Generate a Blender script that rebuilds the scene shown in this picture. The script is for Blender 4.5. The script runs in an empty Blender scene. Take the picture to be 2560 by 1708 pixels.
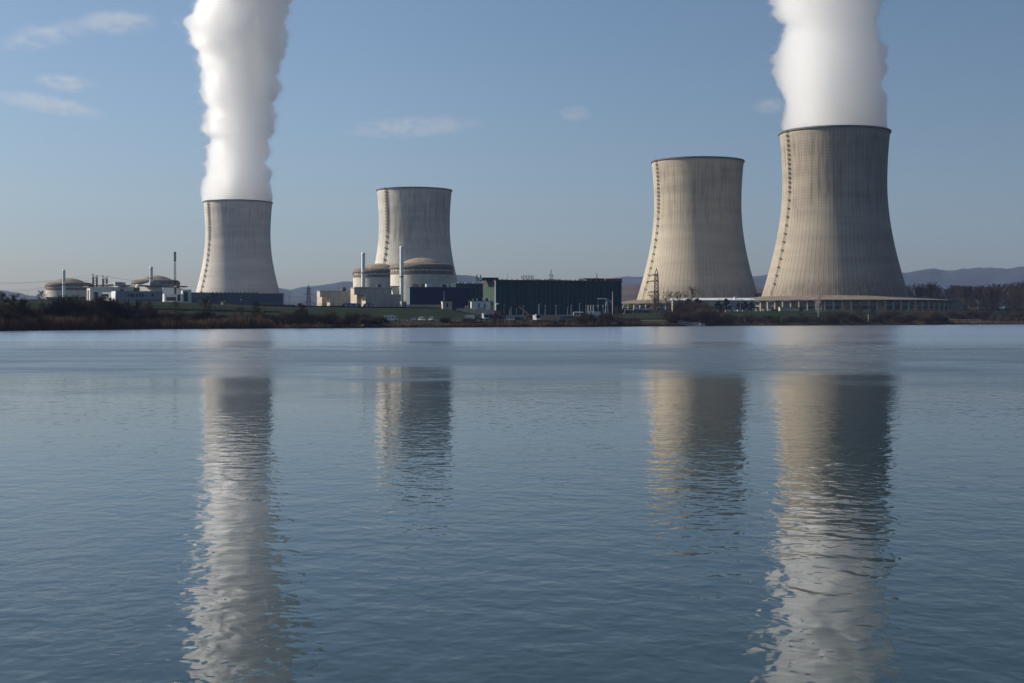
import bpy, math, random
import numpy as np
from mathutils import Vector, Matrix, noise

random.seed(7)
RNG = np.random.default_rng(7)
sc = bpy.context.scene
COL = sc.collection
PI = math.pi
R = math.radians

# ------------------------------------------------------------------ camera
F, CX, HY, CAMZ = 3556.0, 1280.0, 797.0, 4.0      # focal length and horizon in photo pixels, eye height above the lake
cam_d = bpy.data.cameras.new('camera')
cam = bpy.data.objects.new('camera', cam_d); COL.objects.link(cam)
cam.location = (0, 0, CAMZ); cam.rotation_euler = (R(90), 0, 0)
cam_d.sensor_width = 36.0; cam_d.lens = 36.0 * F / 2560.0
cam_d.shift_y = -(854.0 - HY) / 2560.0
cam_d.clip_start = 0.5; cam_d.clip_end = 60000
sc.camera = cam

# ------------------------------------------------------------------ world, sun, exposure
SUN_AZ, SUN_EL = 76.0, 27.0                        # degrees left of the view direction, degrees above the horizon
to_sun = Vector((-math.sin(R(SUN_AZ)) * math.cos(R(SUN_EL)), math.cos(R(SUN_AZ)) * math.cos(R(SUN_EL)), math.sin(R(SUN_EL))))
world = bpy.data.worlds.new('World'); sc.world = world; world.use_nodes = True
wn = world.node_tree; bg = wn.nodes['Background']
sky = wn.nodes.new('ShaderNodeTexSky'); sky.sky_type = 'NISHITA'; sky.sun_disc = False
sky.sun_elevation = R(SUN_EL); sky.sun_rotation = R(-SUN_AZ)
sky.altitude = 100; sky.air_density = 1.0; sky.dust_density = 1.3; sky.ozone_density = 3.6
# the sky is brighter towards the sun than away from it
_tc = wn.nodes.new('ShaderNodeTexCoord'); _dp = wn.nodes.new('ShaderNodeVectorMath'); _dp.operation = 'DOT_PRODUCT'
_dp.inputs[1].default_value = (-math.sin(R(SUN_AZ)), math.cos(R(SUN_AZ)), 0); wn.links.new(_tc.outputs['Generated'], _dp.inputs[0])
_ma = wn.nodes.new('ShaderNodeMath'); _ma.operation = 'MULTIPLY_ADD'; _ma.inputs[1].default_value = 0.52; _ma.inputs[2].default_value = 0.92
wn.links.new(_dp.outputs['Value'], _ma.inputs[0])
_mi = wn.nodes.new('ShaderNodeMath'); _mi.operation = 'MINIMUM'; _mi.inputs[1].default_value = 1.10; wn.links.new(_ma.outputs[0], _mi.inputs[0])
_vs = wn.nodes.new('ShaderNodeVectorMath'); _vs.operation = 'SCALE'; wn.links.new(sky.outputs[0], _vs.inputs[0]); wn.links.new(_mi.outputs[0], _vs.inputs['Scale'])
wn.links.new(_vs.outputs[0], bg.inputs[0]); bg.inputs[1].default_value = 0.095
sun_d = bpy.data.lights.new('sun', 'SUN'); sun_d.energy = 5.0; sun_d.angle = R(0.55); sun_d.color = (1.0, 0.92, 0.80)
sun = bpy.data.objects.new('sun', sun_d); COL.objects.link(sun)
sun.rotation_euler = to_sun.to_track_quat('Z', 'Y').to_euler()
sc.view_settings.view_transform = 'Standard'; sc.view_settings.look = 'None'
sc.view_settings.exposure = 0.0; sc.view_settings.gamma = 1.0
sc.render.engine = 'CYCLES'
cy = sc.cycles
cy.max_bounces = 96; cy.volume_bounces = 96; cy.diffuse_bounces = 3; cy.glossy_bounces = 4; cy.transparent_max_bounces = 16
cy.use_denoising = True; cy.volume_max_steps = 96; cy.volume_step_rate = 1.0
cy.caustics_reflective = False; cy.caustics_refractive = False

# ------------------------------------------------------------------ helpers
def X(px, D): return (px - CX) / F * D
def Z(py, D): return CAMZ + (HY - py) / F * D
def PT(px, py, D): return Vector((X(px, D), D, Z(py, D)))

class MB:
    """collects vertices and faces; build() links them as ONE mesh object"""
    def __init__(s): s.v = []; s.f = []; s.m = []; s.mi = 0
    def add(s, vs, fs):
        o = len(s.v); s.v.extend(tuple(map(float, q)) for q in vs)
        for f in fs: s.f.append(tuple(i + o for i in f)); s.m.append(s.mi)
    def box(s, x0, x1, y0, y1, z0, z1):
        s.add([(x0,y0,z0),(x1,y0,z0),(x1,y1,z0),(x0,y1,z0),(x0,y0,z1),(x1,y0,z1),(x1,y1,z1),(x0,y1,z1)],
              [(0,3,2,1),(4,5,6,7),(0,1,5,4),(1,2,6,5),(2,3,7,6),(3,0,4,7)])
    def prism(s, pts, y0, y1):                    # outline in x,z pulled along y
        n = len(pts)
        s.add([(x, y0, z) for x, z in pts] + [(x, y1, z) for x, z in pts],
              [tuple(range(n)), tuple(range(2*n-1, n-1, -1))] + [(i, i+n, (i+1) % n + n, (i+1) % n) for i in range(n)])
    def tube(s, a, b, r0, r1=None, n=4, cap=False):
        a, b = Vector(a), Vector(b); r1 = r0 if r1 is None else r1
        d = b - a
        if d.length < 1e-6: return
        d.normalize(); u = d.orthogonal().normalized(); w = d.cross(u)
        vs = []
        for p, r in ((a, r0), (b, r1)):
            for k in range(n):
                t = 2*PI*k/n; vs.append(p + (u*math.cos(t) + w*math.sin(t))*r)
        fs = [(k, (k+1) % n, (k+1) % n + n, k+n) for k in range(n)]
        if cap: fs += [tuple(range(n-1, -1, -1)), tuple(range(n, 2*n))]
        s.add(vs, fs)
    def path(s, pts, r, n=6):
        for a, b in zip(pts[:-1], pts[1:]): s.tube(a, b, r, r, n, True)
    def lathe(s, prof, n=48, cx=0, cy=0, a0=0.0, a1=2*PI):
        full = abs(a1 - a0 - 2*PI) < 1e-6; m = n if full else n+1
        vs = [(cx + r*math.cos(a0 + (a1-a0)*k/n), cy + r*math.sin(a0 + (a1-a0)*k/n), z) for r, z in prof for k in range(m)]
        fs = []
        for j in range(len(prof)-1):
            for k in range(n):
                k2 = (k+1) % m
                fs.append((j*m+k, j*m+k2, (j+1)*m+k2, (j+1)*m+k))
        s.add(vs, fs)
    def build(s, name, mat, parent=None, smooth=False, loc=None):
        me = bpy.data.meshes.new(name); me.from_pydata(s.v, [], s.f); me.update()
        mats = mat if isinstance(mat, (list, tuple)) else [mat]
        for q in mats: me.materials.append(q)
        if len(mats) > 1: me.polygons.foreach_set('material_index', s.m)
        if smooth: me.polygons.foreach_set('use_smooth', [True]*len(me.polygons))
        o = bpy.data.objects.new(name, me); COL.objects.link(o)
        if parent is not None: o.parent = parent
        if loc is not None: o.location = loc
        return o

def tag(o, label=None, cat=None, group=None, kind=None):
    if label: o['label'] = label
    if cat: o['category'] = cat
    if group: o['group'] = group
    if kind: o['kind'] = kind
    return o
def thing(name, label, cat, loc=(0,0,0), rz=0.0, group=None):
    o = bpy.data.objects.new(name, None); COL.objects.link(o); o.empty_display_size = 0.1
    o.location = loc; o.rotation_euler = (0, 0, rz)
    return tag(o, label, cat, group)
def copy_tree(o, parent=None):
    kids = list(o.children)
    c = o.copy(); COL.objects.link(c); c.parent = parent
    for k in kids: copy_tree(k, c)
    return c

# ------------------------------------------------------------------ materials
def mat(name, col, rough=0.85, metal=0.0, var=0.0, scale=1.0, spec=0.3, bump=0.0, stretch=(1,1,1)):
    m = bpy.data.materials.new(name); m.use_nodes = True; nt = m.node_tree; b = nt.nodes['Principled BSDF']
    b.inputs['Roughness'].default_value = rough; b.inputs['Metallic'].default_value = metal
    b.inputs['Specular IOR Level'].default_value = spec
    b.inputs['Base Color'].default_value = (*col, 1)
    if var > 0:
        tc = nt.nodes.new('ShaderNodeTexCoord'); mp = nt.nodes.new('ShaderNodeMapping'); mp.inputs['Scale'].default_value = stretch
        nz = nt.nodes.new('ShaderNodeTexNoise'); nz.inputs['Scale'].default_value = scale; nz.inputs['Detail'].default_value = 6
        nz.inputs['Roughness'].default_value = 0.62
        cr = nt.nodes.new('ShaderNodeValToRGB')
        cr.color_ramp.elements[0].position = 0.3; cr.color_ramp.elements[1].position = 0.7
        cr.color_ramp.elements[0].color = (*[c*(1-var) for c in col], 1)
        cr.color_ramp.elements[1].color = (*[min(1, c*(1+var)) for c in col], 1)
        L = nt.links.new
        L(tc.outputs['Object'], mp.inputs[0]); L(mp.outputs[0], nz.inputs['Vector']); L(nz.outputs[0], cr.inputs[0]); L(cr.outputs[0], b.inputs['Base Color'])
        if bump > 0:
            bp = nt.nodes.new('ShaderNodeBump'); bp.inputs['Distance'].default_value = bump
            L(nz.outputs[0], bp.inputs['Height']); L(bp.outputs[0], b.inputs['Normal'])
    return m

class NT:
    """tiny node-writing helper"""
    def __init__(s, m): s.nt = m.node_tree; s.L = m.node_tree.links.new
    def n(s, t, **kw):
        q = s.nt.nodes.new(t)
        for k, v in kw.items(): setattr(q, k, v)
        return q
    def put(s, sock, v):
        if isinstance(v, (int, float)): sock.default_value = v
        elif isinstance(v, tuple): sock.default_value = v
        else: s.L(v, sock)
    def math(s, op, a, b=None, c=None):
        q = s.n('ShaderNodeMath', operation=op)
        for i, v in enumerate((a, b, c)):
            if v is not None: s.put(q.inputs[i], v)
        return q.outputs[0]
    def rng(s, v, a, b, c, d, smooth=False):
        q = s.n('ShaderNodeMapRange'); q.interpolation_type = 'SMOOTHSTEP' if smooth else 'LINEAR'
        s.put(q.inputs[0], v)
        for i, w in enumerate((a, b, c, d)): q.inputs[i+1].default_value = w
        return q.outputs[0]
    def noise(s, vec, scale, detail=4, rough=0.55, stretch=None, rot=None, dist=0.0):
        if stretch or rot:
            mp = s.n('ShaderNodeMapping')
            if stretch: mp.inputs['Scale'].default_value = stretch
            if rot: mp.inputs['Rotation'].default_value = rot
            s.L(vec, mp.inputs[0]); vec = mp.outputs[0]
        q = s.n('ShaderNodeTexNoise'); q.inputs['Scale'].default_value = scale; q.inputs['Detail'].default_value = detail
        q.inputs['Roughness'].default_value = rough; q.inputs['Distortion'].default_value = dist
        s.L(vec, q.inputs['Vector']); return q.outputs[0]
    def mix(s, f, a, b):
        q = s.n('ShaderNodeMix', data_type='RGBA')
        s.put(q.inputs[0], f); s.put(q.inputs[6], a); s.put(q.inputs[7], b); return q.outputs[2]

def tower_material(name, base, seed, stain=0.55, ribs=90):
    m = bpy.data.materials.new(name); m.use_nodes = True; t = NT(m); b = m.node_tree.nodes['Principled BSDF']
    tc = t.n('ShaderNodeTexCoord'); sx = t.n('ShaderNodeSeparateXYZ'); t.L(tc.outputs['Object'], sx.inputs[0])
    ang = t.math('DIVIDE', t.math('ARCTAN2', sx.outputs[1], sx.outputs[0]), 2*PI)
    fr = t.math('FRACT', t.math('MULTIPLY', ang, float(ribs)))
    rib = t.math('ABSOLUTE', t.math('SUBTRACT', fr, 0.5))                      # 0.5 at the rib
    ribm = t.rng(rib, 0.42, 0.49, 0.0, 1.0, True)
    lift = t.math('ABSOLUTE', t.math('SUBTRACT', t.math('FRACT', t.math('DIVIDE', sx.outputs[2], 2.6)), 0.5))
    liftm = t.rng(lift, 0.38, 0.49, 0.0, 1.0, True)
    off = t.n('ShaderNodeVectorMath', operation='ADD'); t.L(tc.outputs['Object'], off.inputs[0]); off.inputs[1].default_value = (seed*31.0, seed*17.0, seed*5.0)
    v = off.outputs[0]
    streak = t.noise(v, 1.0, 7, 0.65, stretch=(0.30, 0.30, 0.022))
    blotch = t.noise(v, 0.022, 5, 0.6, stretch=(1, 1, 0.8))
    band = t.noise(v, 1.0, 3, 0.5, stretch=(0.012, 0.012, 0.11))
    upper = t.math('MULTIPLY', t.rng(sx.outputs[2], 78.0, 108.0, 0.0, 1.0, True), t.rng(sx.outputs[2], 150.0, 163.0, 1.0, 0.35, True))
    low = t.rng(sx.outputs[2], 16.0, 38.0, 1.1, 0.0, True)  # foot stain, deepened to stand in for shade low on the shell
    st = t.math('MULTIPLY', t.rng(streak, 0.47, 0.72, 0.0, 1.0), t.math('ADD', upper, 0.12))
    st = t.math('ADD', st, t.math('MULTIPLY', t.rng(blotch, 0.48, 0.75, 0.0, 1.0), 0.55))
    st = t.math('ADD', st, t.math('MULTIPLY', low, t.rng(streak, 0.35, 0.65, 0.2, 0.9)))
    st = t.math('MULTIPLY', t.math('MINIMUM', st, 1.0), stain)
    c1 = t.mix(t.rng(band, 0.35, 0.65, 0.0, 1.0), (*[q*0.90 for q in base], 1), (*[min(1, q*1.10) for q in base], 1))
    c2 = t.mix(st, c1, (base[0]*0.36, base[1]*0.35, base[2]*0.36, 1))
    lines = t.math('MAXIMUM', t.math('MULTIPLY', ribm, 0.42), t.math('MULTIPLY', liftm, t.math('ADD', t.math('MULTIPLY', upper, 0.20), 0.10)))
    c3 = t.mix(lines, c2, (base[0]*0.30, base[1]*0.29, base[2]*0.29, 1))
    t.L(c3, b.inputs['Base Color'])
    bp = t.n('ShaderNodeBump'); bp.inputs['Distance'].default_value = 0.35; bp.inputs['Strength'].default_value = 0.7
    t.L(t.math('ADD', ribm, t.math('MULTIPLY', streak, 0.35)), bp.inputs['Height']); t.L(bp.outputs[0], b.inputs['Normal'])
    b.inputs['Roughness'].default_value = 0.9; b.inputs['Specular IOR Level'].default_value = 0.2
    return m

def cladding(name, col, pitch=1.6, depth=0.45, horizontal=False, rough=0.75):
    """ribbed sheet metal: stripes in the object's own x (or z) direction, slightly uneven panel tones"""
    m = bpy.data.materials.new(name); m.use_nodes = True; t = NT(m); b = m.node_tree.nodes['Principled BSDF']
    tc = t.n('ShaderNodeTexCoord'); sx = t.n('ShaderNodeSeparateXYZ'); t.L(tc.outputs['Object'], sx.inputs[0])
    run = sx.outputs[2] if horizontal else t.math('ADD', sx.outputs[0], t.math('MULTIPLY', sx.outputs[1], 1.0))
    fr = t.math('ABSOLUTE', t.math('SUBTRACT', t.math('FRACT', t.math('DIVIDE', run, pitch)), 0.5))
    g = t.rng(fr, 0.28, 0.45, 0.0, 1.0, True)
    cell = t.n('ShaderNodeTexWhiteNoise', noise_dimensions='1D'); t.L(t.math('FLOOR', t.math('DIVIDE', run, pitch)), cell.inputs['W'])
    nz = t.noise(tc.outputs['Object'], 0.08, 5, 0.6)
    tone = t.math('ADD', t.math('MULTIPLY', cell.outputs[0], 0.3), t.math('MULTIPLY', nz, 0.7))
    c = t.mix(tone, (*[q*0.65 for q in col], 1), (*[q*1.3 for q in col], 1))
    c = t.mix(t.math('MULTIPLY', g, depth), c, (*[min(1, q*2.6+0.02) for q in col], 1))
    t.L(c, b.inputs['Base Color']); b.inputs['Roughness'].default_value = rough; b.inputs['Specular IOR Level'].default_value = 0.12
    bp = t.n('ShaderNodeBump'); bp.inputs['Distance'].default_value = 0.12; t.L(g, bp.inputs['Height']); t.L(bp.outputs[0], b.inputs['Normal'])
    return m

M = {}
M['concrete'] = mat('weathered concrete', (0.56, 0.485, 0.395), 0.9, var=0.2, scale=0.35, stretch=(1,1,0.25), bump=0.05)
M['concrete_pale'] = mat('pale concrete', (0.64, 0.59, 0.50), 0.9, var=0.12, scale=0.3, stretch=(1,1,0.25))
M['concrete_grey'] = mat('grey concrete', (0.44, 0.40, 0.35), 0.9, var=0.15, scale=0.3, stretch=(1,1,0.25))
M['panel_beige'] = mat('beige panel', (0.50, 0.43, 0.34), 0.85, var=0.10, scale=0.25)
M['dome'] = mat('stained dome concrete', (0.33, 0.26, 0.185), 0.95, var=0.35, scale=0.25, bump=0.1)
M['shoulder'] = mat('sooty dome rim', (0.20, 0.165, 0.13), 0.95, var=0.4, scale=0.5, stretch=(1,1,0.3))
M['white'] = mat('white paint', (0.74, 0.74, 0.72), 0.5, var=0.06, scale=0.4)
M['white_grey'] = mat('off white render', (0.68, 0.69, 0.68), 0.7, var=0.06, scale=0.3)
M['grey_panel'] = mat('mid grey panel', (0.30, 0.33, 0.36), 0.7, var=0.1, scale=0.3)
M['roof_dark'] = mat('dark roofing', (0.07, 0.065, 0.06), 0.8, var=0.2, scale=0.4)
M['roof_brown'] = mat('brown roof edge', (0.14, 0.11, 0.085), 0.8, var=0.2, scale=0.4)
M['glass'] = mat('dark window glass', (0.02, 0.025, 0.035), 0.12, spec=0.5)
M['dark'] = mat('near black steel', (0.03, 0.03, 0.032), 0.6, var=0.2, scale=2)
M['lattice'] = mat('galvanised lattice', (0.10, 0.11, 0.12), 0.6, var=0.2, scale=2)
M['galv'] = mat('pale galvanised steel', (0.45, 0.47, 0.48), 0.45, metal=0.3, var=0.1, scale=2)
M['stack'] = mat('white stack sheet', (0.86, 0.87, 0.86), 0.5, metal=0.0, var=0.12, scale=0.6, stretch=(0.3,0.3,2.5))
M['red'] = mat('red painted trim', (0.35, 0.06, 0.04), 0.6, var=0.15, scale=1)
M['rust'] = mat('rusty red', (0.12, 0.035, 0.025), 0.7, var=0.3, scale=1)
M['orange'] = mat('orange machine paint', (0.50, 0.22, 0.04), 0.5, var=0.15, scale=1.5)
M['yellow_brown'] = mat('yellow brown cladding', (0.26, 0.16, 0.06), 0.8, var=0.3, scale=1)
M['lime'] = mat('yellow green tarpaulin', (0.42, 0.43, 0.14), 0.7, var=0.15, scale=1)
M['teal'] = mat('pale teal sheet', (0.10, 0.15, 0.18), 0.6, var=0.12, scale=0.5)
M['navy'] = cladding('navy sheet cladding', (0.006, 0.024, 0.075), 1.2, 0.10, horizontal=True)
M['hall'] = cladding('dark green blue cladding', (0.011, 0.052, 0.060), 3.05, 0.35)
M['hall_end'] = cladding('sage green cladding', (0.040, 0.068, 0.047), 2.2, 0.3)
M['blue_hall'] = cladding('slate blue cladding', (0.03, 0.062, 0.095), 1.4, 0.15, horizontal=True)
M['tent_blue'] = mat('blue tarpaulin', (0.04, 0.10, 0.40), 0.6, var=0.3, scale=1.2)
M['car_white'] = mat('white car paint', (0.72, 0.73, 0.75), 0.3, spec=0.5)
M['car_grey'] = mat('grey car paint', (0.16, 0.17, 0.19), 0.35, metal=0.3)
M['car_dark'] = mat('dark car paint', (0.03, 0.035, 0.05), 0.3, spec=0.5)
M['car_blue'] = mat('blue car paint', (0.03, 0.07, 0.16), 0.3, spec=0.5)
M['tyre'] = mat('tyre rubber', (0.02, 0.02, 0.02), 0.9)
M['wood'] = mat('grey brown bark', (0.050, 0.040, 0.031), 0.95, var=0.3, scale=3)
M['twig_brown'] = mat('red brown twigs', (0.056, 0.036, 0.024), 0.95, var=0.4, scale=0.6)
M['twig_olive'] = mat('olive twigs', (0.062, 0.054, 0.028), 0.95, var=0.35, scale=0.6)
M['twig_dark'] = mat('dark brown twigs', (0.036, 0.026, 0.018), 0.95, var=0.4, scale=0.6)
M['twig_light'] = mat('light grey brown twigs', (0.12, 0.095, 0.068), 0.95, var=0.35, scale=0.6)  # lighter twig colour for the sparse trees
M['birch'] = mat('pale birch bark', (0.36, 0.33, 0.29), 0.9, var=0.4, scale=2, stretch=(1,1,3))
M['needles'] = mat('dark pine needles', (0.012, 0.024, 0.013), 0.9, var=0.4, scale=0.5)
M['reed'] = mat('dry reed', (0.150, 0.092, 0.048), 0.9, var=0.5, scale=0.25)
M['gravel'] = mat('pale gravel', (0.14, 0.125, 0.10), 0.95, var=0.3, scale=0.6)
M['asphalt'] = mat('worn asphalt', (0.020, 0.020, 0.021), 0.95, var=0.4, spec=0.1, scale=0.5)
M['skin'] = mat('skin', (0.45, 0.28, 0.2), 0.7)
M['jacket'] = mat('red jacket', (0.65, 0.07, 0.03), 0.8)
M['trousers'] = mat('dark trousers', (0.03, 0.03, 0.05), 0.9)

# ------------------------------------------------------------------ terrain
SHORE = [(-900, 380), (-300, 430), (0, 459), (400, 547), (760, 593), (1100, 647), (1480, 694), (1760, 790), (2100, 862), (2560, 1016), (2900, 1120), (3600, 1300)]
CREST = [(-900, 12), (0, 12), (400, 12), (560, 11), (700, 10), (1000, 9.7), (1110, 9.4), (1215, 5.8), (1500, 6.2), (1600, 7.6), (1900, 9), (2100, 10), (3600, 10)]
FLAT = [(-900, 10), (1050, 10), (1200, 7.0), (1500, 7.0), (1700, 9), (2000, 10), (3600, 10)]
def lin(tab, x): return float(np.interp(x, [a for a, b in tab], [b for a, b in tab]))
def shore(px): return lin(SHORE, px) + 3.0*math.sin(px*0.021) + 1.6*math.sin(px*0.067+1)
def ground_s(px, s):
    c = lin(CREST, px); f = lin(FLAT, px)
    return float(np.interp(s, [-30, -6, 0, 3, 20, 48, 56, 110, 122, 200, 320, 9000], [-0.9, -0.5, -0.05, 0.9, 2.5, 3.3, 3.4, c-0.2, c, c, f, f]))
def ground_z(x, y):
    px = CX + F*x/max(y, 1)
    return ground_s(px, y - shore(px))
def on_ground(px, D, dz=0.0): 
    x = X(px, D); return Vector((x, D, ground_z(x, D) + dz))
def at_s(px, s, dz=0.0): return on_ground(px, shore(px) + s, dz)

def make_ground():
    pxs = list(np.arange(-900, 3601, 20)); ss = [-30,-6,0,1.5,3,7,12,20,30,40,48,56,70,85,100,110,122,140,170,200,260,320,420,600,900,1300,2000,3000,4500,8000]
    vs = []; dry = []
    for px in pxs:
        d0 = shore(px)
        for s in ss:
            z = ground_s(px, s)
            if 2 < s < 120: z += 0.25*noise.noise(Vector((px*0.03, s*0.05, 3)))
            vs.append((X(px, d0+s), d0+s, z))
            dry.append(1.0 if s < 14 else max(0.0, 1-(s-14)/16) if s < 40 else 0.0)
    n = len(ss); fs = [(i*n+j, (i+1)*n+j, (i+1)*n+j+1, i*n+j+1) for i in range(len(pxs)-1) for j in range(n-1)]
    me = bpy.data.meshes.new('ground'); me.from_pydata(vs, [], fs); me.update()
    at = me.attributes.new('dryness', 'FLOAT', 'POINT'); at.data.foreach_set('value', dry)
    m = bpy.data.materials.new('bank grass'); m.use_nodes = True; t = NT(m); b = m.node_tree.nodes['Principled BSDF']
    tc = t.n('ShaderNodeTexCoord'); a = t.n('ShaderNodeAttribute', attribute_name='dryness')
    n1 = t.noise(tc.outputs['Object'], 0.06, 6, 0.65); n2 = t.noise(tc.outputs['Object'], 0.9, 5, 0.7)
    g = t.mix(t.rng(n1, 0.35, 0.65, 0, 1), (0.007, 0.021, 0.005, 1), (0.015, 0.031, 0.008, 1))
    g = t.mix(t.math('MULTIPLY', t.rng(n2, 0.45, 0.75, 0, 1), 0.45), g, (0.028, 0.030, 0.012, 1))
    d = t.mix(t.rng(n2, 0.35, 0.65, 0, 1), (0.018, 0.014, 0.009, 1), (0.060, 0.043, 0.026, 1))
    f = t.math('MULTIPLY', a.outputs['Fac'], t.rng(n1, 0.3, 0.6, 0.55, 1.0))
    t.L(t.mix(f, g, d), b.inputs['Base Color']); b.inputs['Roughness'].default_value = 0.95; b.inputs['Specular IOR Level'].default_value = 0.1
    me.materials.append(m); me.polygons.foreach_set('use_smooth', [True]*len(me.polygons))
    o = bpy.data.objects.new('ground', me); COL.objects.link(o); tag(o, kind='structure')
make_ground()

def ground_strip(name, m, p0, p1, s0, s1, dz=0.03, step=10):
    vs = []; fs = []
    k = max(2, int((s1-s0)/2)+1)
    pxs = list(np.arange(p0, p1+0.1, step))
    for px in pxs:
        for j in range(k):
            s = s0 + (s1-s0)*j/(k-1); vs.append(at_s(px, s, dz + 0.12))
    for i in range(len(pxs)-1):
        for j in range(k-1): fs.append((i*k+j, (i+1)*k+j, (i+1)*k+j+1, i*k+j+1))
    b = MB(); b.add(vs, fs); o = b.build(name, m); tag(o, kind='structure'); return o
ground_strip('path', M['gravel'], -200, 1130, 43, 47)
ground_strip('lakeside_road', M['gravel'], 950, 1420, 26, 31, 0.05)
ground_strip('car_park', M['asphalt'], 1215, 1560, 42, 130, 0.03)
ground_strip('path', M['gravel'], 1560, 1720, 22, 31)
ground_strip('path', M['gravel'], 2330, 2480, 40, 47)

# ------------------------------------------------------------------ water
def make_water():
    b = MB(); b.add([(-6000, -150, 0), (6000, -150, 0), (6000, 1700, 0), (-6000, 1700, 0)], [(0,1,2,3)])
    m = bpy.data.materials.new('lake water'); m.use_nodes = True; t = NT(m); p = m.node_tree.nodes['Principled BSDF']
    tc = t.n('ShaderNodeTexCoord'); v = tc.outputs['Object']; sx = t.n('ShaderNodeSeparateXYZ'); t.L(v, sx.inputs[0]); y = sx.outputs[1]
    streak = t.noise(v, 1.0, 4, 0.6, stretch=(0.004, 0.035, 1))            # wind lanes running across the lake
    yy = t.math('ADD', y, t.rng(t.noise(v, 1.0, 5, 0.65, stretch=(0.035, 0.05, 1)), 0.35, 0.65, -34.0, 34.0))
    lane = t.math('MULTIPLY', t.rng(yy, 66, 140, 0, 1, True), t.rng(yy, 170, 235, 1, 0, True))
    lane = t.math('MULTIPLY', lane, t.rng(streak, 0.25, 0.6, 0.6, 1.0))
    a = t.noise(v, 2.3, 1.5, 0.45, stretch=(1.25, 1.0, 1), rot=(0, 0, R(14)), dist=0.3)
    c = t.noise(v, 5.0, 1, 0.4, stretch=(1.1, 1.0, 1), rot=(0, 0, R(-17)))
    e = t.noise(v, 0.75, 1, 0.5, stretch=(1.0, 1.0, 1), rot=(0, 0, R(24)))
    h = t.math('ADD', t.math('MULTIPLY', a, 0.0128), t.math('ADD', t.math('MULTIPLY', c, 0.0023), t.math('MULTIPLY', e, 0.022)))
    gust = t.noise(v, 0.045, 3, 0.5, stretch=(0.5, 1.0, 1))
    h = t.math('MULTIPLY', h, t.math('MULTIPLY', t.rng(gust, 0.35, 0.65, 0.7, 1.15), t.math('MULTIPLY', t.rng(y, 22, 130, 1.25, 0.35), t.rng(y, 90, 190, 1.0, 0.0, True))))
    bp = t.n('ShaderNodeBump'); bp.inputs['Strength'].default_value = 1.0; bp.inputs['Distance'].default_value = 1.0
    t.L(h, bp.inputs['Height']); 
    ro = t.math('ADD', t.rng(y, 20, 130, 0.012, 0.11), t.math('MULTIPLY', lane, 0.20))
    ro = t.math('ADD', ro, t.math('MULTIPLY', t.rng(streak, 0.35, 0.6, 0.55, 1.0), t.rng(y, 190, 260, 0.0, 0.10)))
    nt = m.node_tree; nt.nodes.remove(p)                              # mirror of the sky over dim green-grey water, weighted by Fresnel
    gl = t.n('ShaderNodeBsdfGlossy'); gl.distribution = 'MULTI_GGX'; gl.inputs['Color'].default_value = (1, 1, 1, 1); t.L(ro, gl.inputs['Roughness']); t.L(bp.outputs[0], gl.inputs['Normal'])
    df = t.n('ShaderNodeBsdfDiffuse'); df.inputs['Color'].default_value = (0.020, 0.041, 0.041, 1)
    fr = t.n('ShaderNodeFresnel'); fr.inputs['IOR'].default_value = 1.333; t.L(bp.outputs[0], fr.inputs['Normal'])
    mx = t.n('ShaderNodeMixShader'); t.L(t.math('MULTIPLY', fr.outputs[0], t.math('SUBTRACT', 1.0, t.math('MULTIPLY', lane, 0.50))), mx.inputs[0]); t.L(df.outputs[0], mx.inputs[1]); t.L(gl.outputs[0], mx.inputs[2])
    t.L(mx.outputs[0], nt.nodes['Material Output'].inputs['Surface'])
    o = b.build('water', m); tag(o, kind='structure')
make_water()

# ------------------------------------------------------------------ far hills
def ridge(name, ctrl, D, depth, base, rough, m, x_step=14, tree=6.0):
    """a wooded ridge whose crest heights are given as (bearing, height in metres)"""
    pxs = np.arange(ctrl[0][0], ctrl[-1][0]+1, x_step); rows = 26; vs = []; fs = []
    for px in pxs:
        h = lin(ctrl, px)
        for j in range(rows):
            u = j/(rows-1); d = D - depth + 2*depth*u
            prof = math.sin(PI*u)**1.3
            x = X(px, D) * (d/D)
            z = base + (h-base)*prof
            z += rough*prof*noise.fractal(Vector((x*0.004, d*0.004, 1.7)), 1.0, 2.0, 5) + tree*prof*noise.noise(Vector((x*0.03, d*0.03, 9)))
            vs.append((x, d, z))
    for i in range(len(pxs)-1):
        for j in range(rows-1): fs.append((i*rows+j, (i+1)*rows+j, (i+1)*rows+j+1, i*rows+j+1))
    b = MB(); b.add(vs, fs); o = b.build(name, m, smooth=True); tag(o, kind='structure')
M['far_forest'] = mat('distant forest', (0.040, 0.052, 0.048), 0.95, var=0.4, scale=0.006)
M['brown_slope'] = mat('brown wooded slope', (0.075, 0.055, 0.042), 0.95, var=0.35, scale=0.02, stretch=(0.2, 0.5, 3))
def hz(py, D): return Z(py, D)
ridge('hills', [(-1500, 200), (-600, 190), (-100, 150), (10, hz(731, 8300)), (60, hz(741, 8300)), (300, 60), (640, hz(722, 8300)), (690, hz(719, 8300)),
     (722, hz(729, 8300)), (760, hz(719, 8300)), (820, hz(714, 8300)), (858, hz(709, 8300)), (1000, hz(706, 8300)), (1140, hz(691, 8300)), (1220, hz(696, 8300)), (1300, hz(700, 8300)),
     (1480, hz(697, 8300)), (1540, hz(693, 8300)), (1610, hz(690, 8300)), (1800, hz(695, 8300)), (1900, hz(690, 8300)), (2100, hz(685, 8300)), (2255, hz(683, 8300)), (2330, hz(677, 8300)),
     (2370, hz(681, 8300)), (2400, hz(677, 8300)), (2490, hz(676, 8300)), (2560, hz(671, 8300)), (3000, 270), (4000, 240)], 8300, 900, 5, 22, M['far_forest'])
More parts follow.
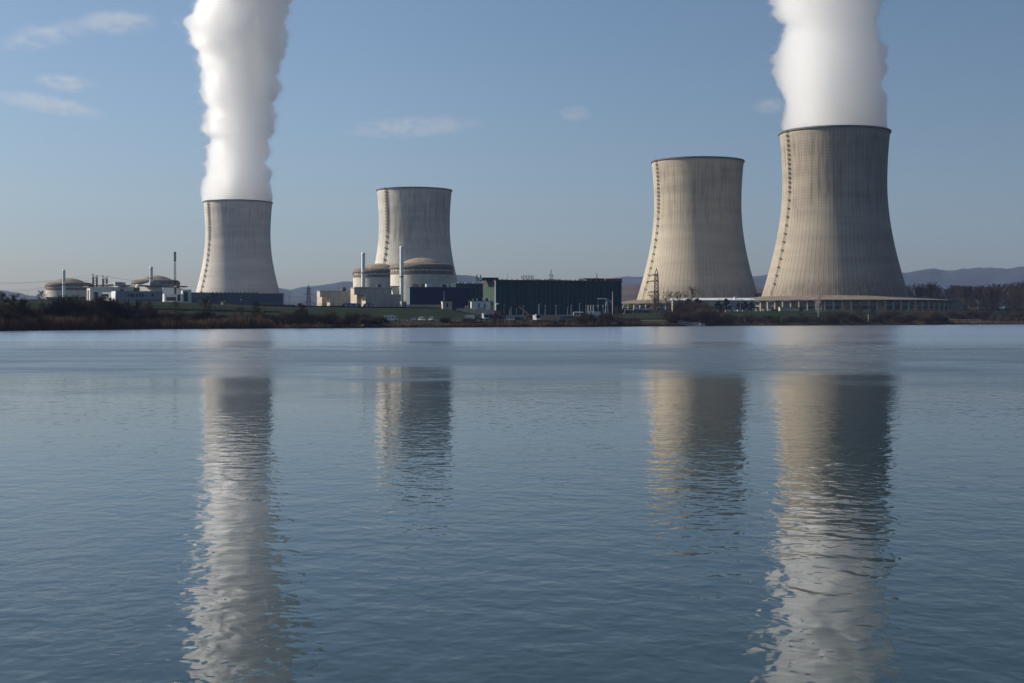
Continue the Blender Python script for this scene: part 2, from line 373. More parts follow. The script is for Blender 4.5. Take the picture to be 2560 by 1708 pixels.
ridge('wooded_hill', [(1380, 12), (1480, hz(718, 2900)), (1550, hz(716, 2900)), (1590, hz(712, 2900)), (1640, hz(714, 2900)), (1760, hz(717, 2900)), (1880, hz(715, 2900)), (1920, hz(717, 2900)), (2060, hz(728, 2900)), (2240, 12)],
      2900, 420, 8, 6, M['brown_slope'], 8, 3.0)

# ------------------------------------------------------------------ cooling towers
def tower_r(z):                                     # z above the tower's foot
    zz = z - 118.0; bb = 105.0 if zz < 0 else 136.0
    return 47.0*math.sqrt(1 + (zz/bb)**2)
TH = 165.0
def cooling_tower(label, cx, cy, mat_, ladder_sin, foot=10.0):
    t = thing('cooling_tower', label, 'cooling tower', (cx, cy, foot), 0, 'hyperbolic cooling towers of the power station')
    zs = list(np.linspace(13.8, TH-1.6, 60))
    b = MB(); b.lathe([(tower_r(z), z) for z in zs] + [(tower_r(TH-1.6)-1.0, TH-1.6)] + [(tower_r(z)-1.0, z) for z in zs[::-1]], 180)
    b.build('shell', mat_, t, smooth=True)
    rt = tower_r(TH)
    c = MB(); c.lathe([(rt-0.9, TH-1.6), (rt+0.9, TH-1.6), (rt+0.95, TH-0.5), (rt+0.75, TH), (rt-1.2, TH), (rt-1.2, TH-1.6)], 180)
    c.build('rim_walkway', M['rim'], t)
    r1 = tower_r(13.8)
    s = MB(); s.lathe([(r1+0.3, 14.4), (80, 12.6), (98, 11.3), (111, 10.4), (112, 10.1), (112, 9.5), (104, 9.5)], 160); s.build('skirt_roof', M['skirt'], t, smooth=False)
    w = MB(); w.lathe([(107.4, 4.4), (107.4, 9.5)], 160); w.build('louvre_wall', M['louvre'], t)
    w = MB(); w.lathe([(108.8, -1), (108.8, 3.4), (103, 3.4), (103, -1)], 160); w.build('basin_wall', M['basin'], t)
    w = MB(); w.lathe([(109.5, 3.4), (109.5, 4.4), (106.5, 4.4), (106.5, 3.4)], 160); w.build('intake_ledge', M['dark'], t)
    return t, r1
def add_columns(t, rr=111.0, n=96, lo=-PI, hi=0.0):
    """pairs of posts carrying beams round the near half of the skirt"""
    pm = MB(); pm.box(-0.55, 0.55, -0.5, 0.5, -1, 9.6); proto = pm.build('column', M['column'], t); proto.location = (rr*math.cos(-PI/2), rr*math.sin(-PI/2), 0); proto.rotation_euler = (0, 0, 0)
    bm_ = MB(); bm_.box(-3.6, 3.6, -0.7, 0.5, 8.3, 9.5); pb = bm_.build('lintel', M['dark'], t); pb.location = (0, 0, -50)
    first = True; made_b = False
    for k in range(n//2):
        a = -PI + PI*(k+0.5)/(n//2)
        c = proto if first else proto.copy()
        if not first: COL.objects.link(c)
        first = False
        c.location = (rr*math.cos(a), rr*math.sin(a), 0); c.rotation_euler = (0, 0, a + PI/2)
        if k % 2 == 0:
            a2 = -PI + PI*(k+1.0)/(n//2)
            l = pb if not made_b else pb.copy()
            if made_b: COL.objects.link(l)
            made_b = True
            l.location = ((rr+0.4)*math.cos(a2), (rr+0.4)*math.sin(a2), 0); l.rotation_euler = (0, 0, a2 + PI/2)
def add_ladder(t, sin_top, ztop=TH-1.0, zbot=15.0, k=1.0):
    a = -PI/2 + math.asin(sin_top)                  # bearing of the ladder on the shell, camera side
    ca, sa = math.cos(a), math.sin(a); ux, uy = -sa, ca
    b = MB()
    def p(z, o, side): r = tower_r(z)+o; return (r*ca + ux*side, r*sa + uy*side, z)
    zs = list(np.arange(zbot, ztop, 2.0))
    for z0, z1 in zip(zs[:-1], zs[1:]):
        for side in (-0.8*k, 0.8*k): b.tube(p(z0, 1.1, side), p(z1, 1.1, side), 0.30*k*k, n=4)
        b.tube(p(z0, 1.1, -0.8*k), p(z0, 1.1, 0.8*k), 0.22*k*k, n=4)
    lad = b.build('access_ladder', M['dark'], t)
    zs = []; z = ztop - 1
    while z > zbot + 6:
        zs.append(z); z -= 4.2 if z > 110 else 7.6
    for z in zs:
        q = MB(); r = tower_r(z)
        for dz in (0, 1.3): q.box(-1.5, 1.5, -0.1, 2.2, dz, dz+0.25)
        for xx in (-1.45, 1.45): q.box(xx-0.15, xx+0.15, 1.8, 2.1, 0, 2.4)
        o = q.build('rest_platform', M['dark'], lad); o.location = (r*ca, r*sa, z); o.rotation_euler = (0, 0, a - PI/2); o.scale = (k, k, k)
M['rim'] = mat('rim concrete', (0.15, 0.14, 0.13), 0.9, var=0.2, scale=0.3)
M['skirt'] = mat('skirt roof concrete', (0.21, 0.175, 0.135), 0.9, var=0.35, scale=0.12)
M['louvre'] = mat('greenish louvre sheets', (0.29, 0.29, 0.20), 0.8, var=0.2, scale=0.4, stretch=(0.3,0.3,4))
M['basin'] = mat('basin concrete', (0.17, 0.15, 0.13), 0.9, var=0.3, scale=0.4)
M['column'] = mat('column concrete', (0.46, 0.43, 0.38), 0.9, var=0.15, scale=0.6)
TM = [tower_material('tower concrete light grey', (0.68, 0.625, 0.54), 1, 0.40), tower_material('tower concrete stained grey', (0.64, 0.59, 0.505), 2, 0.75),
      tower_material('tower concrete buff', (0.50, 0.435, 0.33), 3, 0.60), tower_material('tower concrete dark buff', (0.40, 0.345, 0.265), 4, 0.70)]
def tower_at(px, py_top): 
    D = (175.0 - CAMZ)*F/(HY - py_top); return X(px, D), D
T1 = tower_at(595, 505.5); T2 = tower_at(1036, 475.5); T3 = tower_at(1744, 403.5); T4 = tower_at(2086, 331)
t1, _ = cooling_tower('leftmost cooling tower, grey and steaming, behind the long slate blue hall', *T1, TM[0], 0); add_ladder(t1, -0.74, k=0.85)
t2, _ = cooling_tower('dark streaked cooling tower without steam behind the brown reactor domes', *T2, TM[1], 0); add_ladder(t2, -0.70, k=0.9)
t3, _ = cooling_tower('buff cooling tower without steam right of the dark green turbine hall', *T3, TM[2], 0); add_columns(t3); add_ladder(t3, -0.93, k=0.72)
t4, _ = cooling_tower('largest and rightmost cooling tower, steaming, with columns round its foot', *T4, TM[3], 0); add_columns(t4); add_ladder(t4, -0.935, k=0.68)

# ------------------------------------------------------------------ steam
def steam_material(name, dens):
    m = bpy.data.materials.new(name); m.use_nodes = True; nt = m.node_tree
    nt.nodes.remove(nt.nodes['Principled BSDF'])
    v = nt.nodes.new('ShaderNodeVolumePrincipled'); v.inputs['Color'].default_value = (0.998, 0.998, 0.998, 1)
    v.inputs['Density'].default_value = dens; v.inputs['Anisotropy'].default_value = 0.84
    nt.links.new(v.outputs[0], nt.nodes['Material Output'].inputs['Volume']); return m
def billow(p):
    t = 0.0; a = 1.0; f = 1.0; w = 0
    for k in range(6):
        t += a*abs(noise.noise(p*f + Vector((k*13.1, 5.2*k, 3.3)))); w += a; a *= 0.58; f *= 2.1
    return t/w
def puff(p):
    d = noise.voronoi(p)[0][0]
    return math.sqrt(max(0.0, 1.0 - min(1.0, d*1.15)**2))
STEAM = {}
def steam_layer(name, tw, outline, seed, ztop, dz, nth, dens, off, rag, parent=None):
    """one shell of the plume; outline rows (photo y, left px, right px) give its width as it rises out of the tower"""
    cx, cy = tw; fs = cy/1350.0; b = MB(); zs = list(np.arange(166.0, ztop+off, dz)); z_rim = 175.0
    zt = np.array([Z(r[0], cy) for r in outline]); lf = np.array([X(r[1], cy)-cx for r in outline]); rg = np.array([X(r[2], cy)-cx for r in outline])
    o = np.argsort(zt); zt = zt[o]; lf = lf[o]; rg = rg[o]; vs = []
    for z in zs:
        l = np.interp(z, zt, lf); r_ = np.interp(z, zt, rg); c = 0.5*(l+r_); rad = 0.5*(r_-l)
        amp = 0.0 if z <= z_rim else 0.22 + 0.78*min(1.0, (z-z_rim)/90.0)
        if z <= z_rim + 0.1: rad = min(rad, 47.5)
        for k in range(nth):
            a = 2*PI*k/nth; d = Vector((math.cos(a), math.sin(a), 0)); p = Vector((c, 0, z)) + d*rad
            q = Vector((p.x*0.024, p.y*0.024, p.z*0.019 + seed*7.7))
            disp = (billow(q) - 0.27)*34.0*fs*amp + fs*amp*((puff(p*(1/30.0/fs))-0.80)*15.0 + (puff(p*(1/13.0/fs))-0.78)*11.0 + (puff(p*(1/6.0/fs))-0.78)*5.5)
            if off > 0:
                g = p*0.10 + Vector((seed*3.0, off, 0))
                disp += amp*fs*(off*(0.4+1.3*max(0.0, noise.noise(q*2.0+Vector((3, 3, off))))) + rag*(noise.noise(g) + 0.6*noise.noise(g*2.2)))
            tilt = 5.0*amp*noise.noise(q*2.3 + Vector((9, 1, 2)))
            vs.append((c + d.x*(rad+disp), d.y*(rad+disp), z + tilt))
    n = len(zs); fc = [(j*nth+k, j*nth+(k+1) % nth, (j+1)*nth+(k+1) % nth, (j+1)*nth+k) for j in range(n-1) for k in range(nth)]
    fc.append(tuple(range(nth-1, -1, -1))); fc.append(tuple(range((n-1)*nth, n*nth))); b.add(vs, fc)
    if dens not in STEAM: STEAM[dens] = steam_material('steam', dens)
    return b.build(name, STEAM[dens], parent, smooth=True, loc=(cx, cy, 0) if parent is None else None)
def steam_plume(label, tw, outline, seed, ztop, dz, nth):
    ob = steam_layer('steam_plume', tw, outline, seed, ztop, dz, nth, 0.17, 0.0, 0.0)
    steam_layer('steam_fringe', tw, outline, seed, ztop, dz*1.15, int(nth*.85), 0.030, 3.0, 4.5, ob)
    steam_layer('steam_wisps', tw, outline, seed, ztop, dz*1.3, int(nth*.75), 0.010, 7.0, 9.0, ob)
    return tag(ob, label, 'steam plume', 'steam plumes of the cooling towers')
P1 = [(512, 510, 680), (500, 511, 681), (470, 512, 679), (440, 516, 678), (400, 519, 677), (350, 522, 680), (300, 521, 684), (250, 516, 686), (215, 508, 684), (180, 512, 690),
      (140, 498, 706), (105, 484, 708), (75, 476, 710), (45, 488, 714), (10, 496, 728), (-60, 480, 745), (-160, 470, 760), (-220, 500, 740)]
P4 = [(335, 1962, 2214), (316, 1956, 2217), (290, 1956, 2218), (250, 1957, 2214), (215, 1947, 2203), (180, 1938, 2220), (130, 1938, 2208), (95, 1950, 2194), (60, 1946, 2190), (25, 1930, 2190),
      (0, 1930, 2192), (-60, 1925, 2205), (-150, 1915, 2215), (-230, 1940, 2200)]
steam_plume('white steam column billowing from the leftmost cooling tower', T1, P1, 1, Z(-215, T1[1]), 1.9, 260)
steam_plume('wide white steam column billowing from the rightmost cooling tower', T4, P4, 2, Z(-225, T4[1]), 1.3, 330)
# ------------------------------------------------------------------ buildings
class Block:
    """a wall block whose front runs from photo column pc to pr at distance D and whose left side runs back to column pl"""
    def __init__(s, root, name, m, pl, pc, pr, D, rdeg, ytop, zbot=None, depth=None, roof=None):
        s.root = root; r = R(rdeg); s.r = r; s.C = (X(pc, D), D); s.f = (math.cos(r), math.sin(r)); g = (-math.sin(r), math.cos(r))
        k = (pl-CX)/F; den = g[0]-k*g[1]
        s.d = depth if depth else (k*D - s.C[0])/den
        s.z0 = (ground_z(*s.C) - 1.0) if zbot is None else zbot
        s.z1 = Z(ytop, D); s.w = s.fx(pr); s.pc = pc
        b = MB(); b.box(0, s.w, 0, s.d, s.z0 - root.location.z, s.z1 - root.location.z)
        s.o = b.build(name, m, root); s.place(s.o)
        if roof:
            q = MB(); zt = s.z1 - root.location.z; q.box(-0.4, s.w+0.4, -0.4, s.d+0.4, zt, zt+roof[1]); q_ = q.build('roof', roof[0], root); s.place(q_)
    def place(s, o):
        L = s.root.location; o.location = (s.C[0]-L.x, s.C[1]-L.y, 0); o.rotation_euler = (0, 0, s.r)
    def fx(s, px):
        k = (px-CX)/F; return (k*s.C[1]-s.C[0])/(s.f[0]-k*s.f[1])
    def fz(s, px, py): return Z(py, s.C[1] + s.fx(px)*s.f[1]) - s.root.location.z
    def panel(s, name, m, p0, p1, y0, y1, out=0.15, parent=None):
        x0, x1 = s.fx(p0), s.fx(p1); b = MB(); b.box(x0, x1, -out, 0.05, s.fz(p0, y1), s.fz(p0, y0))
        if name in ('window', 'door', 'doorway', 'roller_door'): return b.build(name, m, s.o)   # openings belong to their wall
        o = b.build(name, m, parent or s.root)
        if parent is None: s.place(o)
        return o
    def side(s, name, m, a0, a1, y0, y1, out=0.15):
        """panel on the left side, a0..a1 fractions of its depth from the front corner"""
        b = MB(); b.box(-out, 0.05, a0*s.d, a1*s.d, s.fz(s.pc, y1), s.fz(s.pc, y0)); o = b.build(name, m, s.root); s.place(o); return o
    def on_roof(s, name, m, p0, p1, h, back=0.5, dep=2.0, lift=0.0):
        x0, x1 = s.fx(p0), s.fx(p1); zt = s.z1 - s.root.location.z + lift; y = back*s.d
        b = MB(); b.box(x0, x1, y, y+dep, zt-0.05, zt+h); o = b.build(name, m, s.root); s.place(o); return o

def broot(name, label, cat, px, D, group=None):
    p = on_ground(px, D); return thing(name, label, cat, p, 0, group)

def reactor(label, px, half_px, ytop, D):
    k = half_px/F*D/25.0                                # scale against a 25 m radius building
    zt = Z(ytop, D); x = X(px, D)
    t = thing('reactor_building', label, 'reactor building', (x, D, 10.0), 0, 'domed reactor buildings')
    s = lambda r, z: (r*k, zt - 10.0 - z*k)
    w = MB(); w.lathe([(24.6*k, -1), s(24.6, 14.5), s(24.6, 8.9)], 64); w.build('wall', M['reactor'], t, smooth=True)
    c = MB(); c.lathe([s(24.7, 13.6), s(24.95, 13.4), s(24.95, 11.2), s(24.7, 11.0)], 64); c.build('gallery_band', M['shoulder'], t, smooth=False)
    q = MB(); q.lathe([s(24.7, 9.6), s(25.3, 9.2), s(25.4, 8.2), s(25.0, 6.9), s(24.0, 5.9), s(22.3, 5.2), s(20, 4.9), s(17.4, 4.65)], 64); q.build('rounded_shoulder', M['shoulder'], t, smooth=True)
    h = MB(); n = 12; Rr = (17.4**2 + 4.9**2)/(2*4.9)
    prof = []
    for i in range(n+1):
        r = 17.4*(1-i/n); prof.append(s(max(r, 0.02), Rr - math.sqrt(Rr*Rr - r*r) ))
    h.lathe(prof, 64); h.build('dome', M['dome'], t, smooth=True)
    e = MB()
    for a in range(0, 360, 9):                          # cable anchor brackets under the shoulder
        ca, sa = math.cos(R(a)), math.sin(R(a)); r0 = 24.9*k
        e.tube((r0*ca, r0*sa, zt-10-11.0*k), (r0*ca, r0*sa, zt-10-9.5*k), 0.28*k, n=4)
    e.build('bracket_ring', M['shoulder'], t)
    return t
M['reactor'] = mat('reactor wall concrete', (0.62, 0.57, 0.48), 0.9, var=0.16, scale=0.25, stretch=(1,1,1.8))
def stack_(label, px, wpx, ytop, ybot, D):
    zt = Z(ytop, D); zb = max(10.0, Z(ybot, D)-6); x = X(px, D); r = wpx/2/F*D
    t = thing('vent_stack', label, 'chimney', (x, D, zb), 0, 'white ventilation stacks')
    h = zt-zb
    b = MB(); b.lathe([(r, -3), (r, h-1.2), (r*0.97, h), (r*0.8, h), (r*0.8, h-3)], 24); b.build('flue', M['stack'], t, smooth=True)
    c = MB(); c.lathe([(r+0.02, h*0.52), (r+0.22, h*0.52), (r+0.22, h*0.52+0.7), (r+0.02, h*0.52+0.7)], 24); c.build('collar', M['dark'], t)
    l = MB(); 
    for xx in (-0.3, 0.3): l.tube((-r-0.35, xx, -2), (-r-0.35, xx, h-1), 0.08)
    for i in range(int(h)): l.tube((-r-0.35, -0.3, i), (-r-0.35, 0.3, i), 0.06)
    l.build('ladder', M['dark'], t)

reactor('stained domed reactor building at the far left behind bare trees', 172.5, 56.5, 695.5, 1573)
reactor('domed reactor building behind the white wedge-roofed office and red mast', 389, 59, 688.5, 1507)
reactor('smaller brown domed reactor, half hidden, left of the larger dome', 948, 66, 659, 1357)
reactor('nearest and largest brown domed reactor in front of the dark streaked tower', 1054, 79, 644.6, 1125)
stack_('white stack in front of the far left reactor dome', 159.7, 7.6, 675, 740, 1490)
stack_('white stack rising behind the white wedge roof', 378, 8, 667, 714, 1440)
stack_('left of the two tall white stacks by the central domes', 908, 9.6, 632, 724, 1290)
stack_('tallest white stack, right one by the central domes', 1004, 9.8, 616, 764, 1088)

# green turbine hall
t = broot('turbine_hall', 'long dark green ribbed turbine hall with red roof edge in the middle', 'turbine hall', 1241, 900)
h = Block(t, 'wall', M['hall'], 1207.5, 1240.5, 1554, 900, 18, 702.5)
e = h.side('end_wall', M['hall_end'], 0.02, 0.98, 706, 800, 0.25)
b = MB(); zt = h.z1 - t.location.z; b.box(-0.6, h.w+0.5, -0.5, h.d+0.5, zt, zt+0.7); o = b.build('roof', M['roof_dark'], t); h.place(o)
b = MB(); b.box(-0.7, h.fx(1518), -0.75, -0.5, zt-0.1, zt+0.75); o = b.build('roof_edge', M['rust'], t); h.place(o)
for i in range(20):
    px = 1252 + i*13.2
    h.on_roof('roof_lamp', M['white_grey'] if i % 4 == 0 else M['roof_brown'], px, px+(4.5 if i % 4 == 0 else 2), 0.9, -0.02, 0.6, 0.5)
for i in range(8): h.on_roof('roof_vent', M['roof_dark'], 1322+i*4.1, 1323.2+i*4.1, 4.2, 0.5, 0.5)
h.on_roof('roof_block', M['hall'], 1212, 1253, 1.6, 0.2, 14.0, 0.7)
h.on_roof('roof_block', M['hall'], 1464, 1513, 1.6, 0.05, 12.0, 0.7)
for p in (1207.5, 1217): h.on_roof('roof_vent', M['roof_dark'], p, p+2.4, 4.2, 0.5, 0.6)
h.on_roof('roof_railing', M['red'], 1514, 1556, 1.5, 0.02, 0.25, 0.7)
b = MB()
for i in range(10): b.box(-0.45, -0.25, h.d*i/10, h.d*(i+0.9)/10, zt-1.1, zt+0.1)
o = b.build('gutter', M['rust'], t); h.place(o)
for p0, p1, y0 in ((1262, 1270, 776), (1333, 1342, 774), (1408, 1414, 779), (1460, 1470, 772)): h.panel('door', M['dark'], p0, p1, y0, 800, 0.12)
for p in (1279, 1325, 1372, 1420, 1466, 1512): h.panel('downpipe', M['lattice'], p, p+0.9, 704, 790, 0.45)
h.panel('joint_band', M['navy'], 1241, 1553.5, 741, 742.2, 0.2)
for p in (1290, 1350, 1395, 1440): h.panel('vent_grille', M['roof_dark'], p, p+7, 760, 764, 0.15)
b = MB(); b.box(-0.7, -0.15, -0.15, 0.4, 0, zt-0.2); o = b.build('corner_trim', M['white_grey'], t); h.place(o)

t = broot('service_annex', 'low dark green annex between the navy block and the turbine hall', 'annex', 1140, 1062)
h = Block(t, 'wall', M['hall'], 1133, 1140, 1222, 1062, 18, 710.5, depth=26, roof=(M['roof_dark'], 0.6))
for i in range(9): h.on_roof('roof_lamp', M['white_grey'] if i % 3 == 0 else M['roof_brown'], 1144+i*6.5, 1146+i*6.5, 1.0, 0.02, 0.6, 0.6)

t = broot('navy_building', 'navy blue clad block in front of the nearest reactor dome', 'building', 1025, 1020)
h = Block(t, 'wall', M['navy'], 1017, 1025, 1179, 1020, 18, 719)
h.side('end_wall', M['teal'], 0.0, 0.98, 719.2, 762, 0.2)
b = MB(); zt = h.z1 - t.location.z; b.box(0, h.w, 0.3, h.d, zt, zt+0.5); o = b.build('roof', M['roof_dark'], t); h.place(o)
for i in range(6): h.on_roof('roof_vent', M['dark'], 1033+i*2.7, 1034.3+i*2.7, 2.2, 0.15, 1.0, 0.5)
for i in range(3): h.on_roof('roof_vent', M['roof_dark'], 1053+i*3.4, 1055+i*3.4, 2.2, 0.15, 1.0, 0.5)
h.on_roof('roof_cabin', M['white'], 1068.5, 1083, 2.2, 0.3, 3.0, 0.5)
h.on_roof('roof_vent', M['dark'], 1108, 1120, 1.8, 0.4, 3, 0.5)
h.panel('plinth', M['concrete_grey'], 1026, 1110, 761.5, 775, 0.4)

# concrete auxiliary blocks
t = broot('auxiliary_building', 'beige concrete block with stepped lit end, left of the central stacks', 'building', 800, 1150)
h = Block(t, 'upper_storey', M['concrete'], 792.5, 800, 882, 1150, 22, 728, zbot=Z(742.5, 1150), roof=(M['concrete_grey'], 0.4))
h2 = Block(t, 'lower_wall', M['panel_beige'], 792.5, 805, 818, 1163, 22, 742)
h3 = Block(t, 'wall', M['concrete'], 817, 825, 884, 1149, 22, 742)
for p in (857.5, 863.5): h.on_roof('roof_box', M['roof_brown'], p, p+4.2, 3.4, 0.3, 2.5)
for i in range(5): h3.panel('joint', M['concrete_grey'], 834+i*9, 834.6+i*9, 744, 768, 0.05)
t = broot('auxiliary_building', 'taller beige concrete block under the two tall white stacks', 'building', 885, 1050)
h = Block(t, 'upper_storey', M['concrete'], 876.5, 885.5, 979, 1050, 22, 720.5, zbot=Z(736.5, 1050), roof=(M['concrete_grey'], 0.4))
h2 = Block(t, 'lower_wall', M['panel_beige'], 876.5, 892, 905, 1061, 22, 736)
h3 = Block(t, 'wall', M['concrete'], 904, 914, 1002, 1049, 22, 735.5)
for p in (946.5, 952.5): h.on_roof('roof_box', M['roof_dark'], p, p+4, 3.0, 0.3, 2.5)
h.on_roof('rooftop_cornice', M['concrete_pale'], 886, 978, 0.5, -0.02, 0.5, 0.41)
for i in range(4): h3.panel('joint', M['concrete_grey'], 928+i*17, 928.7+i*17, 738, 766, 0.05)
h4 = Block(t, 'low_wall', M['concrete_grey'], 1003, 1004, 1024, 1046, 22, 754, depth=6)
t = thing('buttress', 'tapered pale concrete pier at the foot of the tallest white stack', 'buttress', (X(990, 1092), 1092, 10.0))
b = MB(); z0, z1 = Z(738, 1092)-10, Z(717, 1092)-10; w0, w1 = 7.0/F*1092, 12.5/F*1092
b.prism([(-w0*0.9, z0), (w0*1.4, z0), (w0*1.4, z1), (-w1, z1)], -2, 2); b.build('pier', M['concrete_pale'], t)
b = MB(); b.box(-w1-0.2, w0*1.4+0.2, -2.2, 2.2, z1, z1+0.6); b.build('ledge', M['shoulder'], t)

# slate blue hall under the steaming left tower
t = broot('blue_hall', 'long low slate blue hall at the foot of the leftmost cooling tower', 'hall', 479, 1450)
h = Block(t, 'wall', M['blue_hall'], 470, 525, 708.5, 1450, 16, 734.5, depth=60)
h.on_roof('roof_edge', M['roof_dark'], 526, 648, 1.0, 0.0, 0.8)
h.on_roof('roof_edge', M['red'], 649, 711, 0.8, 0.0, 0.8)
for i in range(12): h.on_roof('roof_vent', M['roof_dark'], 530+i*10, 535+i*10, 1.6, 0.08, 2, 0.2)
h2 = Block(t, 'wall', M['teal'], 474, 478, 526, 1440, 16, 731, depth=50)
h2.panel('roller_door', M['blue_hall'], 480, 492, 744, 758, 0.3)
h.on_roof('roof_vent', M['white_grey'], 600, 605, 1.2, -0.01, 0.4, -6.5)

# white wedge-roofed offices
t = broot('white_office', 'modern white office with wedge roofs and red trimmed end wall at left', 'office', 225, 1000)
D0 = 1000
h = Block(t, 'wall', M['white_grey'], 217.5, 225.5, 300, D0, 30, 717)
h.side('end_wall', M['white'], 0.0, 1.0, 716.5, 762, 0.15)
b = h.side('end_window', M['glass'], 0.25, 0.75, 725, 757, 0.25)
h.side('trim', M['red'], 0.95, 1.05, 717, 760, 0.2)
h.panel('window', M['glass'], 234, 245, 730.5, 758)
def slope_roof(root, name, m, px0, y0, px1, y1, D, th, dep, rdeg):
    r = R(rdeg); C = Vector((X(px0, D), D, Z(y0, D))); f = (math.cos(r), math.sin(r)); k = (px1-CX)/F
    w = (k*D-C.x)/(f[0]-k*f[1]); z1 = Z(y1, D + w*f[1]) - C.z
    b = MB(); b.prism([(0, 0), (w, z1), (w, z1+th), (0, th)], -1.0, dep)
    o = b.build(name, m, root); o.location = C - root.location; o.rotation_euler = (0, 0, r); return o
slope_roof(t, 'roof', M['roof_brown'], 220, 717.3, 280, 713, D0-1, 0.7, 14, 30)
slope_roof(t, 'roof', M['roof_brown'], 280, 713, 326, 715.5, D0+8, 0.7, 14, 30)
def wedge(root, pts, D, dep, m, rdeg=30):
    """sun-facing monopitch penthouse with an outline given in photo pixels"""
    r = R(rdeg); C = Vector((X(pts[0][0], D), D, Z(pts[0][1], D))); f = (math.cos(r), math.sin(r)); o2 = []
    for px, py in pts:
        k = (px-CX)/F; w = (k*D-C.x)/(f[0]-k*f[1]); o2.append((w, Z(py, D+w*f[1])-C.z))
    b = MB(); b.prism(o2, 0, dep); o = b.build('penthouse', m, root); o.location = C-root.location; o.rotation_euler = (0, 0, r)
wedge(t, [(288, 713.8), (320, 714.2), (303, 705.4), (288, 705)], D0+2, 10, M['grey_panel'])
wedge(t, [(249, 715), (288, 713.8), (288, 705), (276, 707.5)], D0+18, 10, M['white'], -30)
h = Block(t, 'wall', M['white_grey'], 296, 300, 334, D0+18, 30, 716, depth=18)
h.panel('window', M['glass'], 300, 309, 724, 730)
h = Block(t, 'rear_wing', M['roof_dark'], 333, 334, 349, D0+30, 30, 719, depth=8)
b = MB(); b.lathe([(2.1, 0), (2.0, 1.2), (1.4, 2.2), (0.05, 2.6)], 16); o = b.build('satellite_dome', M['white'], t, smooth=True); o.location = Vector((X(346, D0+28), D0+28, Z(719, D0+28)))-t.location
h = Block(t, 'front_wing', M['grey_panel'], 278.5, 289, 406, D0-60, 22, 727.5)
h.side('end_wall', M['white'], 0, 1, 727.5, 760, 0.12)
for p, w in ((319, 4), (324.5, 12), (340, 5), (347.5, 5), (354.5, 5), (379, 5)): h.panel('window', M['glass'], p, p+w, 734.5, 742)
h.panel('canopy', M['teal'], 340, 400, 749, 751, 0.8)
h = Block(t, 'low_annex', M['white'], 251, 256, 280, D0-22, -25, 731, depth=8)
h.panel('window', M['glass'], 255, 270, 735, 740)
t2_ = broot('white_office', 'right half of the white wedge-roofed offices beside the red mast', 'office', 350, 1010)
t = t2_
h = Block(t, 'wall', M['white'], 349, 350, 405, 1024, -32, 716.5, depth=10)
h = Block(t, 'wall', M['white_grey'], 403, 407, 436, 1002, 22, 719, depth=18)
wedge(t, [(350, 712.6), (375, 713.4), (375, 705)], 1020, 9, M['white'], -30)
wedge(t, [(375, 713.4), (415, 714.5), (391, 705.2), (375, 705)], 1007, 9, M['grey_panel'], 22)
slope_roof(t, 'roof', M['roof_brown'], 348, 714.6, 440, 720.5, 1000, 0.6, 16, 22)
h = Block(t, 'wall', M['white'], 440, 441, 456, 1006, 22, 721, depth=14)
h = Block(t, 'stair_tower', M['white_grey'], 453, 456, 478.5, 996, 22, 724)
h.panel('window', M['glass'], 459, 470, 729.5, 753.5)
slope_roof(t, 'roof', M['roof_brown'], 441, 717.2, 468, 718, 995, 0.7, 13, 22)
h = Block(t, 'wall', M['white_grey'], 407, 411, 456, 985, 22, 735)
h.side('end_wall', M['white'], 0, 1, 735.5, 755, 0.1)
h.panel('window', M['glass'], 443.5, 451, 737, 753.5); h.panel('window', M['glass'], 416, 440, 743, 752)
h = Block(t, 'terrace', M['white'], 405, 406, 470, 975, 22, 754.6)

t = broot('low_shed', 'low blue roofed white shed beside the far left bush', 'shed', 70, 960)
h = Block(t, 'wall', M['concrete_pale'], 68, 72, 152, 960, 24, 759)
h.panel('roof', M['blue_hall'], 71, 153, 748.5, 759.5, 0.6)
h.side('end_wall', M['white'], 0, 1, 748, 772, 0.2)
for p in (80, 88, 118): h.panel('door', M['roof_brown'], p, p+4, 762, 771)
h.panel('door', M['red'], 97, 101, 761, 771)
t = broot('low_shed', 'dark long shed under the far left reactor dome', 'shed', 118, 1100)
h = Block(t, 'wall', M['grey_panel'], 116, 117, 215, 1100, 24, 744.5, depth=14, roof=(M['roof_dark'], 0.5))

# hut, containers, pump house and other small buildings
t = broot('stone_hut', 'small beige hut with two dark windows on the grass bank', 'hut', 557, 690)
h = Block(t, 'wall', M['concrete_pale'], 554.5, 557, 574, 690, 18, 757.2, zbot=Z(770, 690))
for p in (560, 567.5): h.panel('window', M['glass'], p, p+3.6, 760, 764)
slope_roof(t, 'roof', M['roof_brown'], 553.5, 757.3, 564, 754.2, 689.5, 0.25, 4, 18); slope_roof(t, 'roof', M['roof_brown'], 564, 754.2, 575, 757.0, 689.6, 0.25, 4, 18)
t = broot('crest_cabin', 'grey beige cabin with lit left end at the right of the grassy crest', 'cabin', 1107, 760)
h = Block(t, 'wall', M['concrete'], 1104, 1107, 1130, 760, 16, 754.5, roof=(M['concrete_grey'], 0.2))
h.side('end_wall', M['white'], 0, 1, 754.8, 761, 0.15)  # beige end coloured white to carry the sunlight falling on it
h.panel('doorway', M['dark'], 1116, 1120, 758, 768)
t = broot('retaining_wall', 'low grey wall on the crest left of the cabin', 'wall', 1060, 764)
h = Block(t, 'wall_face', M['concrete_grey'], 1022, 1023, 1104, 764, 6, 762.5, depth=0.6)
t = broot('pump_house', 'pale grey pump house with two dark slot windows and cluttered roof', 'pump house', 1178, 800)
h = Block(t, 'wall', M['white_grey'], 1177.5, 1178.5, 1226, 800, 4, 753.5, depth=12, zbot=4)
h.panel('window', M['glass'], 1195.5, 1198.6, 759, 768.5); h.panel('window', M['glass'], 1210.3, 1213, 759, 786)
